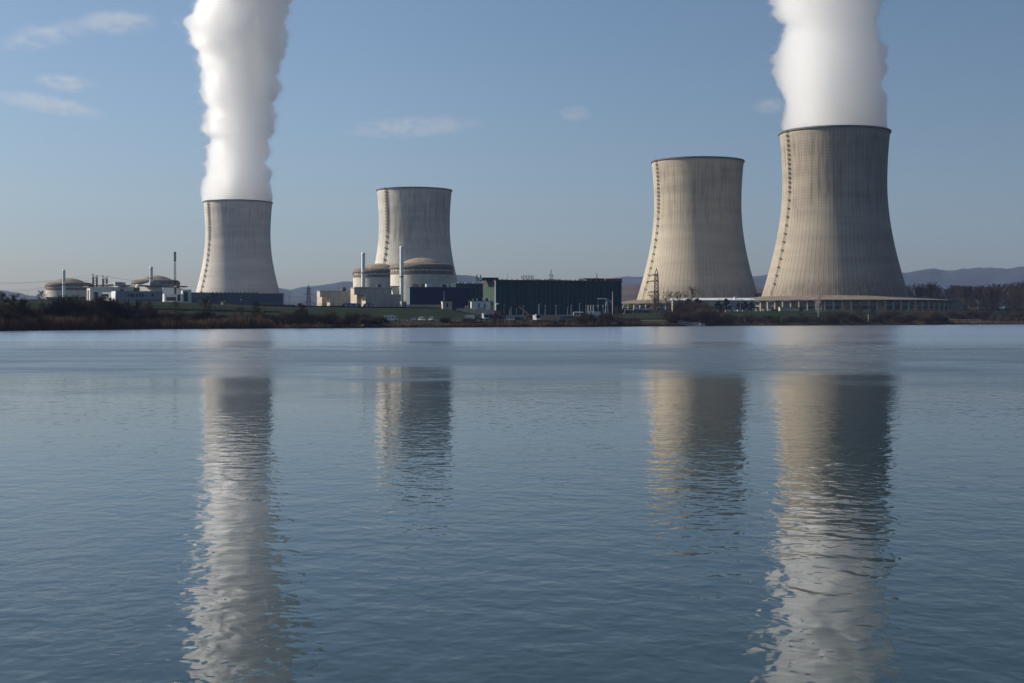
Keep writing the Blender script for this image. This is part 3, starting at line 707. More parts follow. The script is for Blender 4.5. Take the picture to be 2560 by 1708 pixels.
h.on_roof('roof', M['roof_dark'], 1177.5, 1232, 0.35, 0.0, 12)
h.on_roof('roof_vent', M['white'], 1182.5, 1184.5, 1.4, 0.3, 0.6); h.on_roof('roof_vent', M['white'], 1192.5, 1194.5, 1.5, 0.3, 0.6)
h.on_roof('roof_vent', M['dark'], 1215, 1221, 1.5, 0.3, 2, 0.3); h.on_roof('roof_vent', M['galv'], 1207, 1208, 1.9, 0.3, .3, 0.3); h.on_roof('roof_vent', M['white'], 1228, 1233, 0.7, 0.1, 1)
h2 = Block(t, 'side_wall', M['concrete_grey'], 1225, 1226, 1234, 802, 30, 755, depth=6, zbot=4)
h2.panel('window', M['glass'], 1228, 1231.5, 757, 763)
t = broot('ramp_wall', 'sloping beige concrete wall in front of the pump house', 'wall', 1140, 770)
b = MB(); x0, x1, x2 = X(1140, 770), X(1187, 775), X(1238, 770)
for (xa, ya0, ya1), (xb, yb0, yb1) in [((X(1140, 770), 772, 776), (X(1190, 770), 770.5, 785)), ((X(1190, 770), 770.5, 785), (X(1212, 770), 769, 790)), ((X(1212, 770), 773, 790), (X(1236, 770), 776, 792))]:
    b.prism([(xa-t.location.x, Z(ya1, 770)-t.location.z), (xb-t.location.x, Z(yb1, 770)-t.location.z), (xb-t.location.x, Z(yb0, 770)-t.location.z), (xa-t.location.x, Z(ya0, 770)-t.location.z)], 0, 0.5)
b.build('wall_face', M['concrete'], t)
b = MB(); b.box(X(1186.5, 769)-t.location.x, X(1193, 769)-t.location.x, -1, -0.2, Z(774, 769)-t.location.z, Z(768.7, 769)-t.location.z); b.build('sunlit_hatch', M['white'], t)
t = thing('vent_pipe', 'white hooked vent pipe at the corner of the turbine hall', 'pipe', on_ground(1239.5, 795))
D = 795; b = MB(); z0 = t.location.z; zz = lambda y: Z(y, D)-z0
pts = [(0, 0, 0), (0, 0, zz(764)), (0.15, 0, zz(761.5)), (0.6, 0, zz(760.2)), (1.1, 0, zz(759.9)), (1.55, 0, zz(760.2))]
b.path(pts, 0.42, 8); b.build('pipe', M['white'], t)
t = thing('site_cabin', 'yellow brown site cabin at the foot of the turbine hall', 'cabin', on_ground(1243, 772))
b = MB(); b.box(-2.3, 2.2, -1.2, 1.2, 0, Z(777, 772)-t.location.z); b.build('wall', M['yellow_brown'], t)
b = MB(); b.box(-2.45, 2.35, -1.35, 1.35, Z(777, 772)-t.location.z, Z(776.4, 772)-t.location.z); b.build('roof', M['roof_brown'], t)
b = MB(); b.box(-1.2, -0.4, -1.25, -1.1, 0.2, 1.6); b.build('door', M['dark'], t)

t = broot('white_roof_shed', 'long grey shed with white roof left of the columned tower skirt', 'shed', 1690, 1090)
h = Block(t, 'wall', M['grey_panel2'] if 'grey_panel2' in M else M['panel_beige'], 1679, 1682, 1886.5, 1090, 3, 751.3)
zt = h.z1 - t.location.z
b = MB(); b.prism([(-0.6, zt-0.1), (h.w+0.5, zt-0.1), (h.w+0.5, zt+0.2), (-0.6, zt+0.2)], -0.8, -0.3); o = b.build('eaves', M['dark'], t); h.place(o)
b = MB(); b.add([(-0.6, -0.8, zt+0.2), (h.w+0.5, -0.8, zt+0.2), (h.w+0.5, 10, zt+2.1), (-0.6, 10, zt+2.1), (-0.6, 20, zt+0.2), (h.w+0.5, 20, zt+0.2)], [(0,1,2,3), (3,2,5,4), (0,3,4), (1,5,2), (0,4,5,1)]); o = b.build('roof', M['white'], t); h.place(o)
for p in (1797, 1823, 1853, 1876): h.on_roof('skylight', M['grey_panel'], p, p+4, 0.25, 0.1, 1.6, 1.0)
h.on_roof('roof_vent', M['white'], 1838, 1844, 2.6, 0.55, 2, 0.2)
h.panel('wall_panel', M['grey_panel'], 1826, 1856, 752.5, 780, 0.08)

# containers and shed before the rightmost tower
t = thing('pale_shed', 'beige corrugated shed on the grass before the rightmost tower columns', 'shed', on_ground(1969, 1060))
D = 1060; w = 38/F*D; z1 = Z(769, D)-t.location.z
b = MB(); b.box(-w/2, w/2, 0, 6, -1, z1); b.build('wall', M['panel_beige'], t)
b = MB(); b.box(-w/2-0.2, w/2+0.2, -0.3, 6.2, z1, z1+0.35); b.build('roof', M['concrete_grey'], t)
b = MB(); b.box(-w/2+1, -w/2+3.6, -0.12, 0.05, -0.2, z1-0.6); b.build('door', M['concrete_grey'], t)
def container(label, px, wpx, ytop, D, m, n_seams=6):
    t = thing('container', label, 'container', on_ground(px, D), 0, 'cabins by the dark pines')
    w = wpx/F*D; z1 = Z(ytop, D)-t.location.z
    b = MB(); b.box(-w/2, w/2, 0, 2.5, -0.2, z1); b.build('body', m, t)
    for i in range(n_seams): 
        q = MB(); x = -w/2 + w*(i+0.5)/n_seams; q.box(x-0.09, x+0.09, -0.08, 0.02, 0.1, z1-0.15); q.build('post', M['grey_panel'], t)
    q = MB(); q.box(-w/2+0.3, -w/2+1.2, -0.1, 0.02, z1*0.45, z1*0.8); q.build('window', M['glass'], t)
container('dirty white cabin left of the whiter containers by the dark pines', 1827, 25, 775.5, 1010, M['white_grey'])
container('white container standing before the dark pines by the columned tower', 1850, 12, 775, 1006, M['white'])
container('white container at the right end of the row before the dark pines', 1862, 9, 775, 1007, M['white_grey'])

# ------------------------------------------------------------------ pylons, masts, wires
def lattice(b, w0, w1, h, n, r, z0=0.0, x0=0.0):
    for k in range(n):
        za, zb = z0+h*k/n, z0+h*(k+1)/n; wa, wb = w0+(w1-w0)*k/n, w0+(w1-w0)*(k+1)/n
        ca = [(x0+sx*wa/2, sy*wa/2, za) for sx, sy in ((-1,-1),(1,-1),(1,1),(-1,1))]; cb = [(x0+sx*wb/2, sy*wb/2, zb) for sx, sy in ((-1,-1),(1,-1),(1,1),(-1,1))]
        for i in range(4):
            b.tube(ca[i], cb[i], r); b.tube(ca[i], cb[(i+1) % 4], r*0.7); b.tube(ca[(i+1) % 4], cb[i], r*0.7); b.tube(cb[i], cb[(i+1) % 4], r*0.6)
def pylon(label, px, D, ytop, base_w, top_w, arms, r=0.16, m=None, zb=None, waist=0.62, group='lattice power pylons'):
    m = m or M['lattice']
    p = on_ground(px, D) if zb is None else Vector((X(px, D), D, zb)); t = thing('power_pylon', label, 'pylon', p, 0, group); h = Z(ytop, D)-p.z
    b = MB(); lattice(b, base_w, top_w, h*0.86, 10, r); 
    for sx, sy in ((-1,-1),(1,-1),(1,1),(-1,1)): b.tube((sx*top_w/2, sy*top_w/2, h*0.86), (0, 0, h), r)
    b.build('lattice_mast', m, t)
    for ya, l, rr in arms:
        z = Z(ya, D)-p.z; q = MB(); lx = l/F*D; rx = rr/F*D
        for s, e in ((-1, lx), (1, rx)):
            if e <= 0: continue
            for yy in (-top_w/2, top_w/2): q.tube((0, yy, z+1.2), (s*e, 0, z), r*0.8); q.tube((0, yy, z), (s*e, 0, z), r*0.8)
            for k in range(1, 4): q.tube((s*e*k/4, 0, z), (s*e*(k-0.5)/4, 0, z+1.0*(1-k/4)), r*0.6)
            q.tube((s*e*0.97, 0, z), (s*e*0.97, 0, z-1.7), 0.13)
        q.build('crossarm', m, t)
    return t
pylon('lattice pylon standing alone left of the beige concrete blocks', 771.5, 1150, 711.5, 3.6, 1.8, [(722.5, 7, 7), (736, 12, 12), (755, 12, 12)], 0.17)
pylon('big lattice pylon before the left edge of the middle buff tower', 1641, 1180, 671, 4.2, 2.6, [(688.5, 15, 5), (704, 23, 5), (731, 22, 5)], 0.30, M['dark'])
pylon('pylon whose lattice top shows above the middle of the turbine hall roof', 1378, 1500, 674.5, 4.5, 2.4, [(689, 6, 6), (699, 6, 6)], 0.22)
pylon('pylon whose peak shows above the right end of the hall roof', 1492, 1500, 683, 5.0, 1.6, [(698, 13, 13)], 0.22)
def horned_pylon(label, px, D, ytop, r=0.22):
    p = on_ground(px, D); t = thing('horned_pylon', label, 'pylon', p, 0, 'horned pylons behind the white office'); h = Z(ytop, D)-p.z; w = 11.5/F*D
    b = MB()
    for s in (-1, 1): lattice(b, 1.0, 1.0, h*0.90, 16, r*0.7, 0, s*w*0.42)
    nk = 9
    for k in range(nk):
        za, zb = h*(0.35+0.55*k/nk), h*(0.35+0.55*(k+1)/nk)
        b.tube((-w*0.42, 0, za), (w*0.42, 0, zb), r*0.8); b.tube((w*0.42, 0, za), (-w*0.42, 0, zb), r*0.8)
    b.build('lattice_body', M['dark'], t)
    c = MB()
    c.tube((-w*0.42, 0, h*0.88), (-w*0.5, 0, h), r*1.3); c.tube((w*0.42, 0, h*0.88), (w*0.5, 0, h*0.965), r*1.3); c.tube((-w*0.5, 0, h), (0, 0, h*0.90), r); c.tube((w*0.5, 0, h*0.965), (0, 0, h*0.90), r)
    c.build('horns', M['dark'], t)
    q = MB()
    for zz in (0.68,):
        q.tube((-w*1.7, 0, h*zz), (-w*0.4, 0, h*(zz+0.02)), r); q.tube((w*1.7, 0, h*zz), (w*0.4, 0, h*(zz+0.02)), r); q.tube((-w*1.7, 0, h*zz), (-w*0.4, 0, h*(zz-0.05)), r*.8); q.tube((w*1.7, 0, h*zz), (w*0.4, 0, h*(zz-0.05)), r*.8)
    q.build('crossarm', M['dark'], t)
    return p, h, w
ha = horned_pylon('left, higher of the two horned black pylons behind the white office', 237.5, 1250, 684.3)
hb = horned_pylon('right, lower of the two horned black pylons behind the white office', 262.5, 1290, 688.3)
def wire(a, b, sag, label, r=0.07, grp='power lines at far left'):
    a, b = Vector(a), Vector(b); m = MB(); n = 14; pts = []
    for i in range(n+1):
        u = i/n; p = a.lerp(b, u); p.z -= sag*4*u*(1-u); pts.append(p)
    m.path(pts, r, 4); o = m.build('power_line', M['dark'])
    tag(o, label, 'power line', grp)
wl = 'thin dark power line sagging leftwards from the horned pylons over the far left dome'
for (px0, y0), (px1, y1) in [((-60, 711), (232, 686)), ((-60, 729), (222, 700)), ((-60, 733), (222, 703)), ((-60, 706), (258, 690))]: wire(PT(px0, y0, 1150), PT(px1, y1, 1250), 2.5, wl)
wl = 'thin power line running right from the horned pylons behind the white office'
for (px0, y0), (px1, y1) in [((268, 690), (470, 716)), ((243, 688), (560, 722))]: wire(PT(px0, y0, 1270), PT(px1, y1, 1420), 2.0, wl, 0.06, 'power lines behind the white office')
wl = 'thin power line strung between the lone pylon and the slate blue hall'
for y0, y1 in ((737, 741), (741, 743), (751, 753)): wire(PT(712, y0, 1160), PT(760, y1, 1150), 0.6, wl, 0.06, 'power lines by the lone pylon')

p = on_ground(437.5, 1040); t = thing('radio_mast', 'tall slim dark lattice mast right of the white office', 'mast', p); h = Z(630, 1040)-p.z
b = MB(); lattice(b, 1.5, 1.1, h*0.82, 26, 0.065); b.build('lattice_mast', M['rust'], t)
b = MB(); lattice(b, 1.2, 1.2, h*0.17, 8, 0.13, h*0.83); b.build('mast_head', M['dark'], t)
for k in range(5):
    q = MB(); z = h*0.06+k*h*0.055; q.box(-1.3, 1.3, -0.8, 0.8, z, z+1.3); q.build('equipment_box', M['dark'], t) if k % 2 == 0 else None
p = on_ground(1269, 1200); t = thing('antenna', 'very thin antenna above the left part of the turbine hall roof', 'antenna', p); h = Z(681, 1200)-p.z
b = MB(); b.tube((0, 0, 0), (0, 0, h), 0.14, 0.07, 6); b.build('rod', M['dark'], t)
b = MB()
for k in range(3): b.tube((-0.5, 0, h-1-k*1.2), (0.5, 0, h-1-k*1.2), 0.06)
b.build('aerial', M['dark'], t)

def lamp_post(px, D, ytop, label, group, double=False, m=None, r=0.11):
    p = on_ground(px, D); t = thing('lamp_post', label, 'lamp post', p, 0, group); h = Z(ytop, D)-p.z; m = m or M['galv']
    b = MB(); b.tube((0, 0, 0), (0, 0, h), r*1.3, r*0.8, 6); b.build('post', m, t)
    q = MB()
    if double: q.box(-0.75, -0.1, -0.2, 0.2, h-0.05, h+0.12); q.box(0.1, 0.75, -0.2, 0.2, h-0.05, h+0.12); q.box(-0.1, 0.1, -0.1, 0.1, h-0.03, h+0.06)
    else: q.box(-0.15, 0.55, -0.2, 0.2, h-0.05, h+0.15)
    q.build('lamp_head', M['white_grey'], t)
for px, D, y in [(1163, 810, 766), (1168, 812, 765.5), (1172.5, 830, 751)]: lamp_post(px, D, y, 'thin street lamp on the slope left of the pump house', 'lamps left of the pump house')
for px, D, y, d in [(1110, 780, 730, 0), (1260, 800, 764, 0), (1274, 790, 773, 0), (1278, 792, 768, 1), (1308, 800, 764.5, 1), (1346, 800, 763, 0), (1348.5, 815, 760, 0), (1363, 810, 764, 0), (1390, 800, 764.5, 1), (1419, 790, 768, 0), (1428, 815, 763, 0), (1449, 820, 759, 0), (1465, 800, 763, 0), (1291, 800, 771, 0)]:
    if px == 1110: lamp_post(px, D, y, 'tall thin lamp post at the right end of the grassy crest', None)
    else: lamp_post(px, D, y, 'thin lamp post before the dark green wall of the turbine hall' if not d else 'twin headed lamp post before the turbine hall wall', 'lamp posts before the turbine hall' if not d else 'twin lamp posts before the turbine hall', bool(d))
lamp_post(1531.5, 805, 730, 'tallest pale lamp mast at the right end of the turbine hall', None, False, M['white'], 0.18)
for px, D, y in [(550, 1000, 733), (574.5, 1000, 730), (600, 1050, 741), (620, 1050, 744), (711, 1050, 733), (724, 1050, 729)]:
    lamp_post(px, D, y, 'thin grey pole before the slate blue hall' if px < 700 else 'thin grey pole right of the slate blue hall end', 'poles before the slate blue hall' if px < 700 else 'poles right of the slate blue hall', False, M['lattice'])
lamp_post(1851, 1000, 755, 'thin lamp post between the dark pines', None)
lamp_post(69, 900, 732, 'thin dark pole beside the low blue roofed shed', 'poles at the far left', False, M['dark']); lamp_post(119, 900, 734, 'thin dark pole beside the low blue roofed shed', 'poles at the far left', False, M['dark'])
lamp_post(2170.5, 905, 786, 'short white marker post in the scrub under the rightmost tower', None, False, M['white'], 0.14)
lamp_post(475, 930, 756, 'short pale pole beside the office terrace', None)

# switchyard
def gantry():
    D = 790; p = on_ground(1500, D); t = thing('switchyard_gantry', 'pale steel switchyard gantry with A frame at the right of the hall', 'gantry', p)
    f = lambda px, py: (X(px, D)-p.x, 0, Z(py, D)-p.z)
    for px in (1470.5, 1477, 1483.5):
        b = MB(); b.tube((f(px, 790)[0], 0, 0), f(px, 763), 0.22, n=6); b.build('post', M['white_grey'], t)
    b = MB(); b.tube(f(1469, 763), f(1528, 763), 0.07, n=4); b.build('busbar', M['galv'], t)
    b = MB(); b.tube((f(1512, 788)[0], -1, 0), f(1516.5, 748), 0.22, n=6); b.tube((f(1522.5, 788)[0], 1, 0), f(1516.5, 748), 0.22, n=6); b.tube(f(1517.3, 788), f(1518, 772), 0.22); b.build('a_frame', M['white_grey'], t)
    b = MB(); q0, q1 = f(1494, 747), f(1517, 746); b.box(q0[0], q1[0], -0.5, 0.5, q0[2]-0.25, q0[2]+0.35); b.build('beam', M['white'], t)
    b = MB(); b.box(f(1496, 780)[0], f(1513, 780)[0], 1, 3, 0, f(1496, 750)[2]); b.build('screen_wall', M['hall'], t)
    for px in (1495.5, 1508):
        b = MB(); b.tube((f(px, 790)[0], 0, 0), f(px, 768), 0.16); b.tube(f(px, 768), f(px, 763), 0.3, n=8, cap=True); b.build('insulator', M['galv'], t)
    b = MB(); b.path([f(1517, 748), f(1522, 750), f(1528, 751)], 0.06, 4); b.path([f(1528, 751), f(1527, 758)], 0.14, 6); b.path([f(1522, 750), f(1522.5, 755)], 0.14, 6); b.build('drop_wire', M['galv'], t)
gantry()
def switch_boxes():
    D = 775
    for px, w, y, lab in [(1478, 8, 778, 'pale switch cabinet frame, left of three beside the gantry'), (1490, 8, 779, 'middle pale switch cabinet of three beside the gantry'), (1499, 5, 779.5, 'right small switch cabinet of three beside the gantry')]:
        p = on_ground(px, D); t = thing('switch_cabinet', lab, 'switch cabinet', p); ww = w/F*D; h = Z(y, D)-p.z
        b = MB(); b.box(-ww/2, ww/2, 0, 0.9, h*0.45, h); b.build('body', M['white_grey'], t)
        for s in (-1, 1):
            q = MB(); q.box(s*(ww/2-0.12)-0.1, s*(ww/2-0.12)+0.1, 0.2, 0.5, 0, h*0.45); q.build('leg', M['galv'], t)
        q = MB(); q.box(-ww*0.25, ww*0.1, -0.06, 0.02, h*0.55, h*0.85); q.build('door', M['grey_panel'], t)
switch_boxes()
def pipe_rack():
    D = 770; p = on_ground(1444, D); t = thing('pipe_bridge', 'white pipe on stands left of the switchyard gantry', 'pipe', p); f = lambda px, py: (X(px, D)-p.x, 0, Z(py, D)-p.z)
    b = MB(); b.path([f(1434, 788), f(1434, 782.5), f(1436, 781.3), f(1458, 781.3)], 0.32, 8); b.build('pipe', M['white'], t)
    for px in (1441, 1451):
        q = MB(); q.tube((f(px, 790)[0], 0, 0), f(px, 781.5), 0.12); q.build('stand', M['galv'], t)
pipe_rack()
def barrier(px0, px1, D, ytop, label, m):
    p = on_ground((px0+px1)/2, D); t = thing('site_barrier', label, 'barrier', p); w = (px1-px0)/F*D; h = Z(ytop, D)-p.z
    b = MB(); b.box(-w/2, w/2, -0.2, 0.2, 0, h); b.build('panel', m, t)
    b = MB(); b.box(-w/2, w/2, -0.3, 0.3, h, h+0.2); b.build('top_rail', M['white_grey'], t)
barrier(1400, 1447, 745, 789.5, 'grey green site barrier below the pipe stands', M['teal'])
barrier(1268, 1310, 765, 789.0, 'grey low barrier beside the orange boom lift', M['grey_panel'])
barrier(1310, 1332, 757, 791, 'grey green barrier under the orange boom', M['teal'])
# ------------------------------------------------------------------ vehicles
def wheel(b, x, y, r, w): 
    n = 14; vs = []
    for yy in (y-w/2, y+w/2):
        for k in range(n): vs.append((x+r*math.cos(2*PI*k/n), yy, r+r*math.sin(2*PI*k/n)))
    b.add(vs, [tuple(range(n)), tuple(range(2*n-1, n-1, -1))] + [(k, k+n, (k+1) % n+n, (k+1) % n) for k in range(n)])
def car(label, px, s, yaw, m, scale=1.15, boxy=False):
    p = at_s(px, s, 0.05); t = thing('parked_car', label, 'car', p, R(yaw)); t.scale = (scale,)*3
    L, W = 4.2, 1.75; y0, y1 = -W/2, W/2
    b = MB()
    b.prism([(-2.1, .35), (2.1, .35), (2.12, .62), (1.95, .82), (1.05, .92), (-1.95, .98), (-2.12, .75)], y0, y1)
    if boxy: b.prism([(-2.0, .97), (1.0, .92), (0.55, 1.62), (-1.9, 1.66)], y0+.1, y1-.1)
    else: b.prism([(-1.85, .97), (0.95, .92), (0.25, 1.40), (-1.25, 1.43)], y0+.14, y1-.14)
    b.build('body', m, t)
    q = MB(); hi = 1.55 if boxy else 1.36
    if boxy: q.prism([(-1.8, 1.02), (0.8, 0.99), (0.45, hi), (-1.75, hi)], y0+.08, y1-.08); q.prism([(0.98, .96), (1.01, .98), (0.58, hi+.02), (0.55, hi)], y0+.18, y1-.18); q.box(-1.97, -1.9, y0+.2, y1-.2, 1.05, hi)
    else: q.prism([(-1.55, 1.02), (0.7, 0.99), (0.2, hi), (-1.15, hi)], y0+.12, y1-.12); q.prism([(0.92, .96), (0.96, .97), (0.29, 1.37), (0.25, 1.38)], y0+.2, y1-.2); q.prism([(-1.88, 1.0), (-1.82, .99), (-1.3, 1.38), (-1.34, 1.40)], y0+.2, y1-.2)
    q.build('windows', M['glass'], t)
    for x in (-1.3, 1.32):
        for y in (y0+.1, y1-.1):
            w = MB(); wheel(w, x, y, .32, .22); w.build('wheel', M['tyre'], t)
    for y in (y0+.3, y1-.3):
        w = MB(); w.box(2.08, 2.14, y-.18, y+.18, .62, .76); w.build('headlight', M['galv'], t)
def big_box_vehicle(name, label, cat, px, s, yaw, L, W, H, m, cab=1.7, cabm=None, cab_h=None, windows=()):
    p = at_s(px, s, 0.05); t = thing(name, label, cat, p, R(yaw)); y0, y1 = -W/2, W/2; cab_h = cab_h or H*0.85
    b = MB(); b.prism([(-L/2, .55), (L/2-cab, .55), (L/2-cab, H), (-L/2, H)], y0, y1); b.build('box_body', m, t)
    c = MB(); c.prism([(L/2-cab, .5), (L/2, .5), (L/2+.02, 1.2), (L/2-.45, cab_h), (L/2-cab, cab_h)], y0+.05, y1-.05); c.build('cab', cabm or m, t)
    g = MB(); g.prism([(L/2+.03, 1.25), (L/2+.05, 1.25), (L/2-.38, cab_h-.12), (L/2-.42, cab_h-.12)], y0+.15, y1-.15); g.prism([(L/2-cab*.75, 1.3), (L/2-.25, 1.3), (L/2-.55, cab_h-.2), (L/2-cab*.75, cab_h-.2)], y0+.02, y1-.02); g.build('windscreen', M['glass'], t)
    for x0, x1, z0, z1 in windows:
        q = MB(); q.box(x0, x1, y0-.04, y0+.02, z0, z1); q.build('window', M['glass'], t)
    for x in (-L/2+1.1, L/2-1.0):
        for y in (y0+.15, y1-.15): w = MB(); wheel(w, x, y, .42, .26); w.build('wheel', M['tyre'], t)
    return t
car('white hatchback, left of the two white cars below the grassy bank', 1053.5, 29, 248, M['car_white'], 1.2, True)
car('white car, right of the two white cars below the grassy bank', 1078, 29, 262, M['car_white'], 1.2, True)
big_box_vehicle('camper_van', 'white camper van parked at the end of the bushes by the lake', 'camper van', 977, 30, 4, 6.6, 2.2, 2.75, M['car_white'], 1.6, None, 2.2, [(-2.4, -1.9, 1.3, 2.1), (-1.0, -0.3, 1.4, 2.0), (.4, 1.2, 1.4, 2.0)])
p = at_s(1034, 29, 0.05); t = thing('box_trailer', 'small white box trailer left of the two white cars', 'trailer', p)
b = MB(); b.box(-0.85, 0.85, -1, 1, .5, 1.7); b.build('box_body', M['car_white'], t); b = MB(); b.box(-0.75, 0.5, -1.03, -.9, 1.2, 1.75); b.build('lid', M['grey_panel'], t)
for y in (-.9, .9): b = MB(); wheel(b, 0, y, .32, .2); b.build('wheel', M['tyre'], t)
for px in (1000, 1012, 1022, 1029, 1040, 1066):
    q = at_s(px, 27); t = thing('low_bollard', 'low dark post on the edge of the lakeside road', 'bollard', q, 0, 'low posts along the lakeside road'); b = MB(); b.lathe([(.22, -.2), (.22, .75), (.15, .85), (.01, .87)], 8); b.build('post', M['wood'], t)
big_box_vehicle('delivery_van', 'white van half hidden by a bush left of the parked lorries', 'van', 1172, 50, 170, 4.6, 1.95, 2.5, M['car_white'], 1.3)
car('dark grey car between the white van and the white lorry', 1195, 52, 20, M['car_grey'], 1.15)
big_box_vehicle('lorry', 'white fronted lorry facing the lake below the pump house', 'lorry', 1213, 50, -80, 7, 2.4, 3.3, M['grey_panel'], 1.8, M['car_white'], 2.9)
big_box_vehicle('lorry', 'dark red box lorry just right of the white fronted lorry', 'lorry', 1228, 58, 5, 6.5, 2.4, 2.7, M['rust'], 1.6, M['car_dark'])
big_box_vehicle('lorry', 'dark red box lorry further right, beside the small grey van', 'lorry', 1243, 60, 5, 5.0, 2.4, 2.6, M['rust'], 1.4, M['car_dark'])
big_box_vehicle('delivery_van', 'small grey blue van right of the dark red lorries', 'van', 1255, 60, 185, 3.6, 1.9, 2.3, M['teal'], 1.2)
car('white saloon alone in the middle of the car park', 1275.5, 36, 172, M['car_white'], 1.0, True)
car('dark car just right of the white saloon', 1291, 48, 10, M['car_dark'], 1.1)
car('dark blue car left of the orange boom', 1299, 52, 15, M['car_blue'], 1.1)
big_box_vehicle('lorry', 'white cabbed lorry facing the lake right of the orange boom', 'lorry', 1342, 34, -75, 6.5, 2.4, 2.9, M['grey_panel'], 1.9, M['car_white'], 3.3)
def boom_lift():
    D = 735; p = on_ground(1322, D); t = thing('boom_lift', 'orange boom lift with raised arm before the turbine hall', 'boom lift', p); f = lambda px, py: Vector((X(px, D)-p.x, 0, Z(py, D)-p.z))
    b = MB(); b.box(-1.6, 1.9, -1.2, 1.2, .6, 1.25); b.build('chassis', M['orange'], t)
    b = MB(); b.box(-0.9, 1.6, -1.0, 1.0, 1.3, 2.2); b.build('turret', M['rust'], t)
    a0, a1, a2 = f(1324, 789.5), f(1310, 777), f(1300, 769)
    b = MB(); b.tube(a0, a1, 0.62, 0.5, 4, True); b.build('lower_arm', M['orange'], t)
    b = MB(); b.tube(a1, a2, 0.45, 0.38, 4, True); b.build('upper_arm', M['orange'], t)
    b = MB(); b.tube(a2 + Vector((-.9, 0, .45)), a2 + Vector((.35, 0, -.1)), 0.5, 0.5, 8, True); b.build('arm_head', M['orange'], t)
    for x in (-1.1, 1.4):
        for y in (-1.05, 1.05): b = MB(); wheel(b, x, y, .5, .35); b.build('wheel', M['tyre'], t)
boom_lift()
for i, (px, m, lab) in enumerate([(484, 'car_white', 'leftmost white car at the office terrace end'), (492, 'car_grey', 'grey car between the white ones at the office terrace end'), (499, 'car_white', 'rightmost white car at the office terrace end')]): 
    D = 900; q = on_ground(px, D, .05); n0 = len(bpy.data.objects); car(lab, px, D-shore(px), 8+20*i, M[m], 1.2)
D = 1095
for i, (px, m, lab) in enumerate([(1926, 'car_white', 'pale car, leftmost of the three before the tower columns'), (1935, 'car_dark', 'dark car, middle of the three before the tower columns'), (1943.5, 'car_blue', 'blue car, rightmost of the three before the tower columns')]): car(lab, px, 1090-shore(px), 200-25*i, M[m], 1.25)
car('dark car on the lakeside path below the slate blue hall', 483, 46, 15, M['car_dark'], 1.15)
car('dark hatchback on the path beside a figure in red', 826.5, 47, 190, M['car_grey'], 0.8, True)

# person in red on the path
def person(px, s):
    p = at_s(px, s, 0.1); t = thing('person', 'person in red jacket standing on the path beside the dark hatchback', 'person', p)
    J = [(0,0,.95),(0,0,1.2),(0,0,1.42),(0,.01,1.53),(0,.02,1.66),(0,.02,1.76), (-.1,0,.9),(-.12,.02,.5),(-.13,0,.06),(-.13,-.14,.04), (.1,0,.9),(.13,-.08,.5),(.14,0,.06),(.14,-.14,.04), (-.2,0,1.4),(-.28,0,1.12),(-.25,-.1,.88),(-.24,-.14,.8), (.2,0,1.4),(.29,.02,1.12),(.3,-.05,.86),(.3,-.08,.78)]
    E = [(0,1),(1,2),(2,3),(3,4),(4,5),(0,6),(6,7),(7,8),(8,9),(0,10),(10,11),(11,12),(12,13),(2,14),(14,15),(15,16),(16,17),(2,18),(18,19),(19,20),(20,21)]
    rr = [.15,.14,.16,.06,.1,.07,.1,.07,.05,.04,.1,.07,.05,.04,.07,.055,.045,.035,.07,.055,.045,.035]
    me = bpy.data.meshes.new('body'); me.from_pydata(J, E, []); o = bpy.data.objects.new('body', me); COL.objects.link(o); o.parent = t
    sk = o.modifiers.new('skin', 'SKIN'); ss = o.modifiers.new('sub', 'SUBSURF'); ss.levels = ss.render_levels = 1
    if me.skin_vertices:
        for v, r in zip(me.skin_vertices[0].data, rr): v.radius = (r, r)
        me.skin_vertices[0].data[0].use_root = True
    me.materials.append(M['trousers'])
    b = MB(); b.lathe([(.17, .86), (.2, 1.0), (.2, 1.2), (.215, 1.38), (.16, 1.48), (.08, 1.52)], 14); 
    for sx, e in ((-1, (-.25, -.1, .9)), (1, (.3, -.05, .88))): b.tube((sx*.2, 0, 1.42), (sx*.29, 0, 1.12), .09, .08, 8); b.tube((sx*.29, 0, 1.12), e, .08, .065, 8)
    b.build('jacket', M['jacket'], t, smooth=True)
    h = MB(); h.lathe([(.01, 1.8), (.07, 1.79), (.115, 1.74), (.12, 1.67), (.1, 1.65)], 12, 0, .03); h.build('hair', M['trousers'], t, smooth=True)
    f = MB(); f.lathe([(.01, 1.775), (.06, 1.76), (.1, 1.7), (.1, 1.65), (.085, 1.58), (.05, 1.545), (.02, 1.54)], 12, 0, .0); f.build('face', M['skin'], t, smooth=True)
    t.scale = (1.25,)*3
person(833.5, 46)

# blue arched tents on the crest
def tent(label, px0, px1, D, ytop, nrib):
    p = on_ground((px0+px1)/2, D); t = thing('arched_tent', label, 'tent', p, 0, 'blue arched tents on the crest'); w = (px1-px0)/F*D; h = Z(ytop, D)-p.z
    prof = [(-w/2, 0), (-w/2+.6, h*.55), (-w/2+1.5, h*.9), (-w/2+2.6, h), (w/2-2.6, h), (w/2-1.5, h*.9), (w/2-.6, h*.5), (w/2, 0)]
    b = MB(); b.prism(prof, 0.6, 3.6); b.build('skin', M['tent_blue'], t)
    for i in range(nrib):
        u = -w/2+1.0+(w-2.0)*i/(nrib-1); q = MB(); q.box(u-.12, u+.12, .45, .6, 0, h*.9); q.build('rib', M['car_dark'], t)
    for i in range(nrib-1):
        u = -w/2+1.0+(w-2.0)*(i+.5)/(nrib-1); q = MB(); q.box(u-.45, u+.40, .52, .6, h*.30, h*.72); q.build('pale_panel', M['white_grey'] if (i*7) % 3 else M['tent_blue'], t)
tent('left, longer blue arched tent before the concrete block', 852, 903, 775, 758.3, 11)
tent('right, shorter blue arched tent before the concrete block', 905, 936, 775, 758, 7)
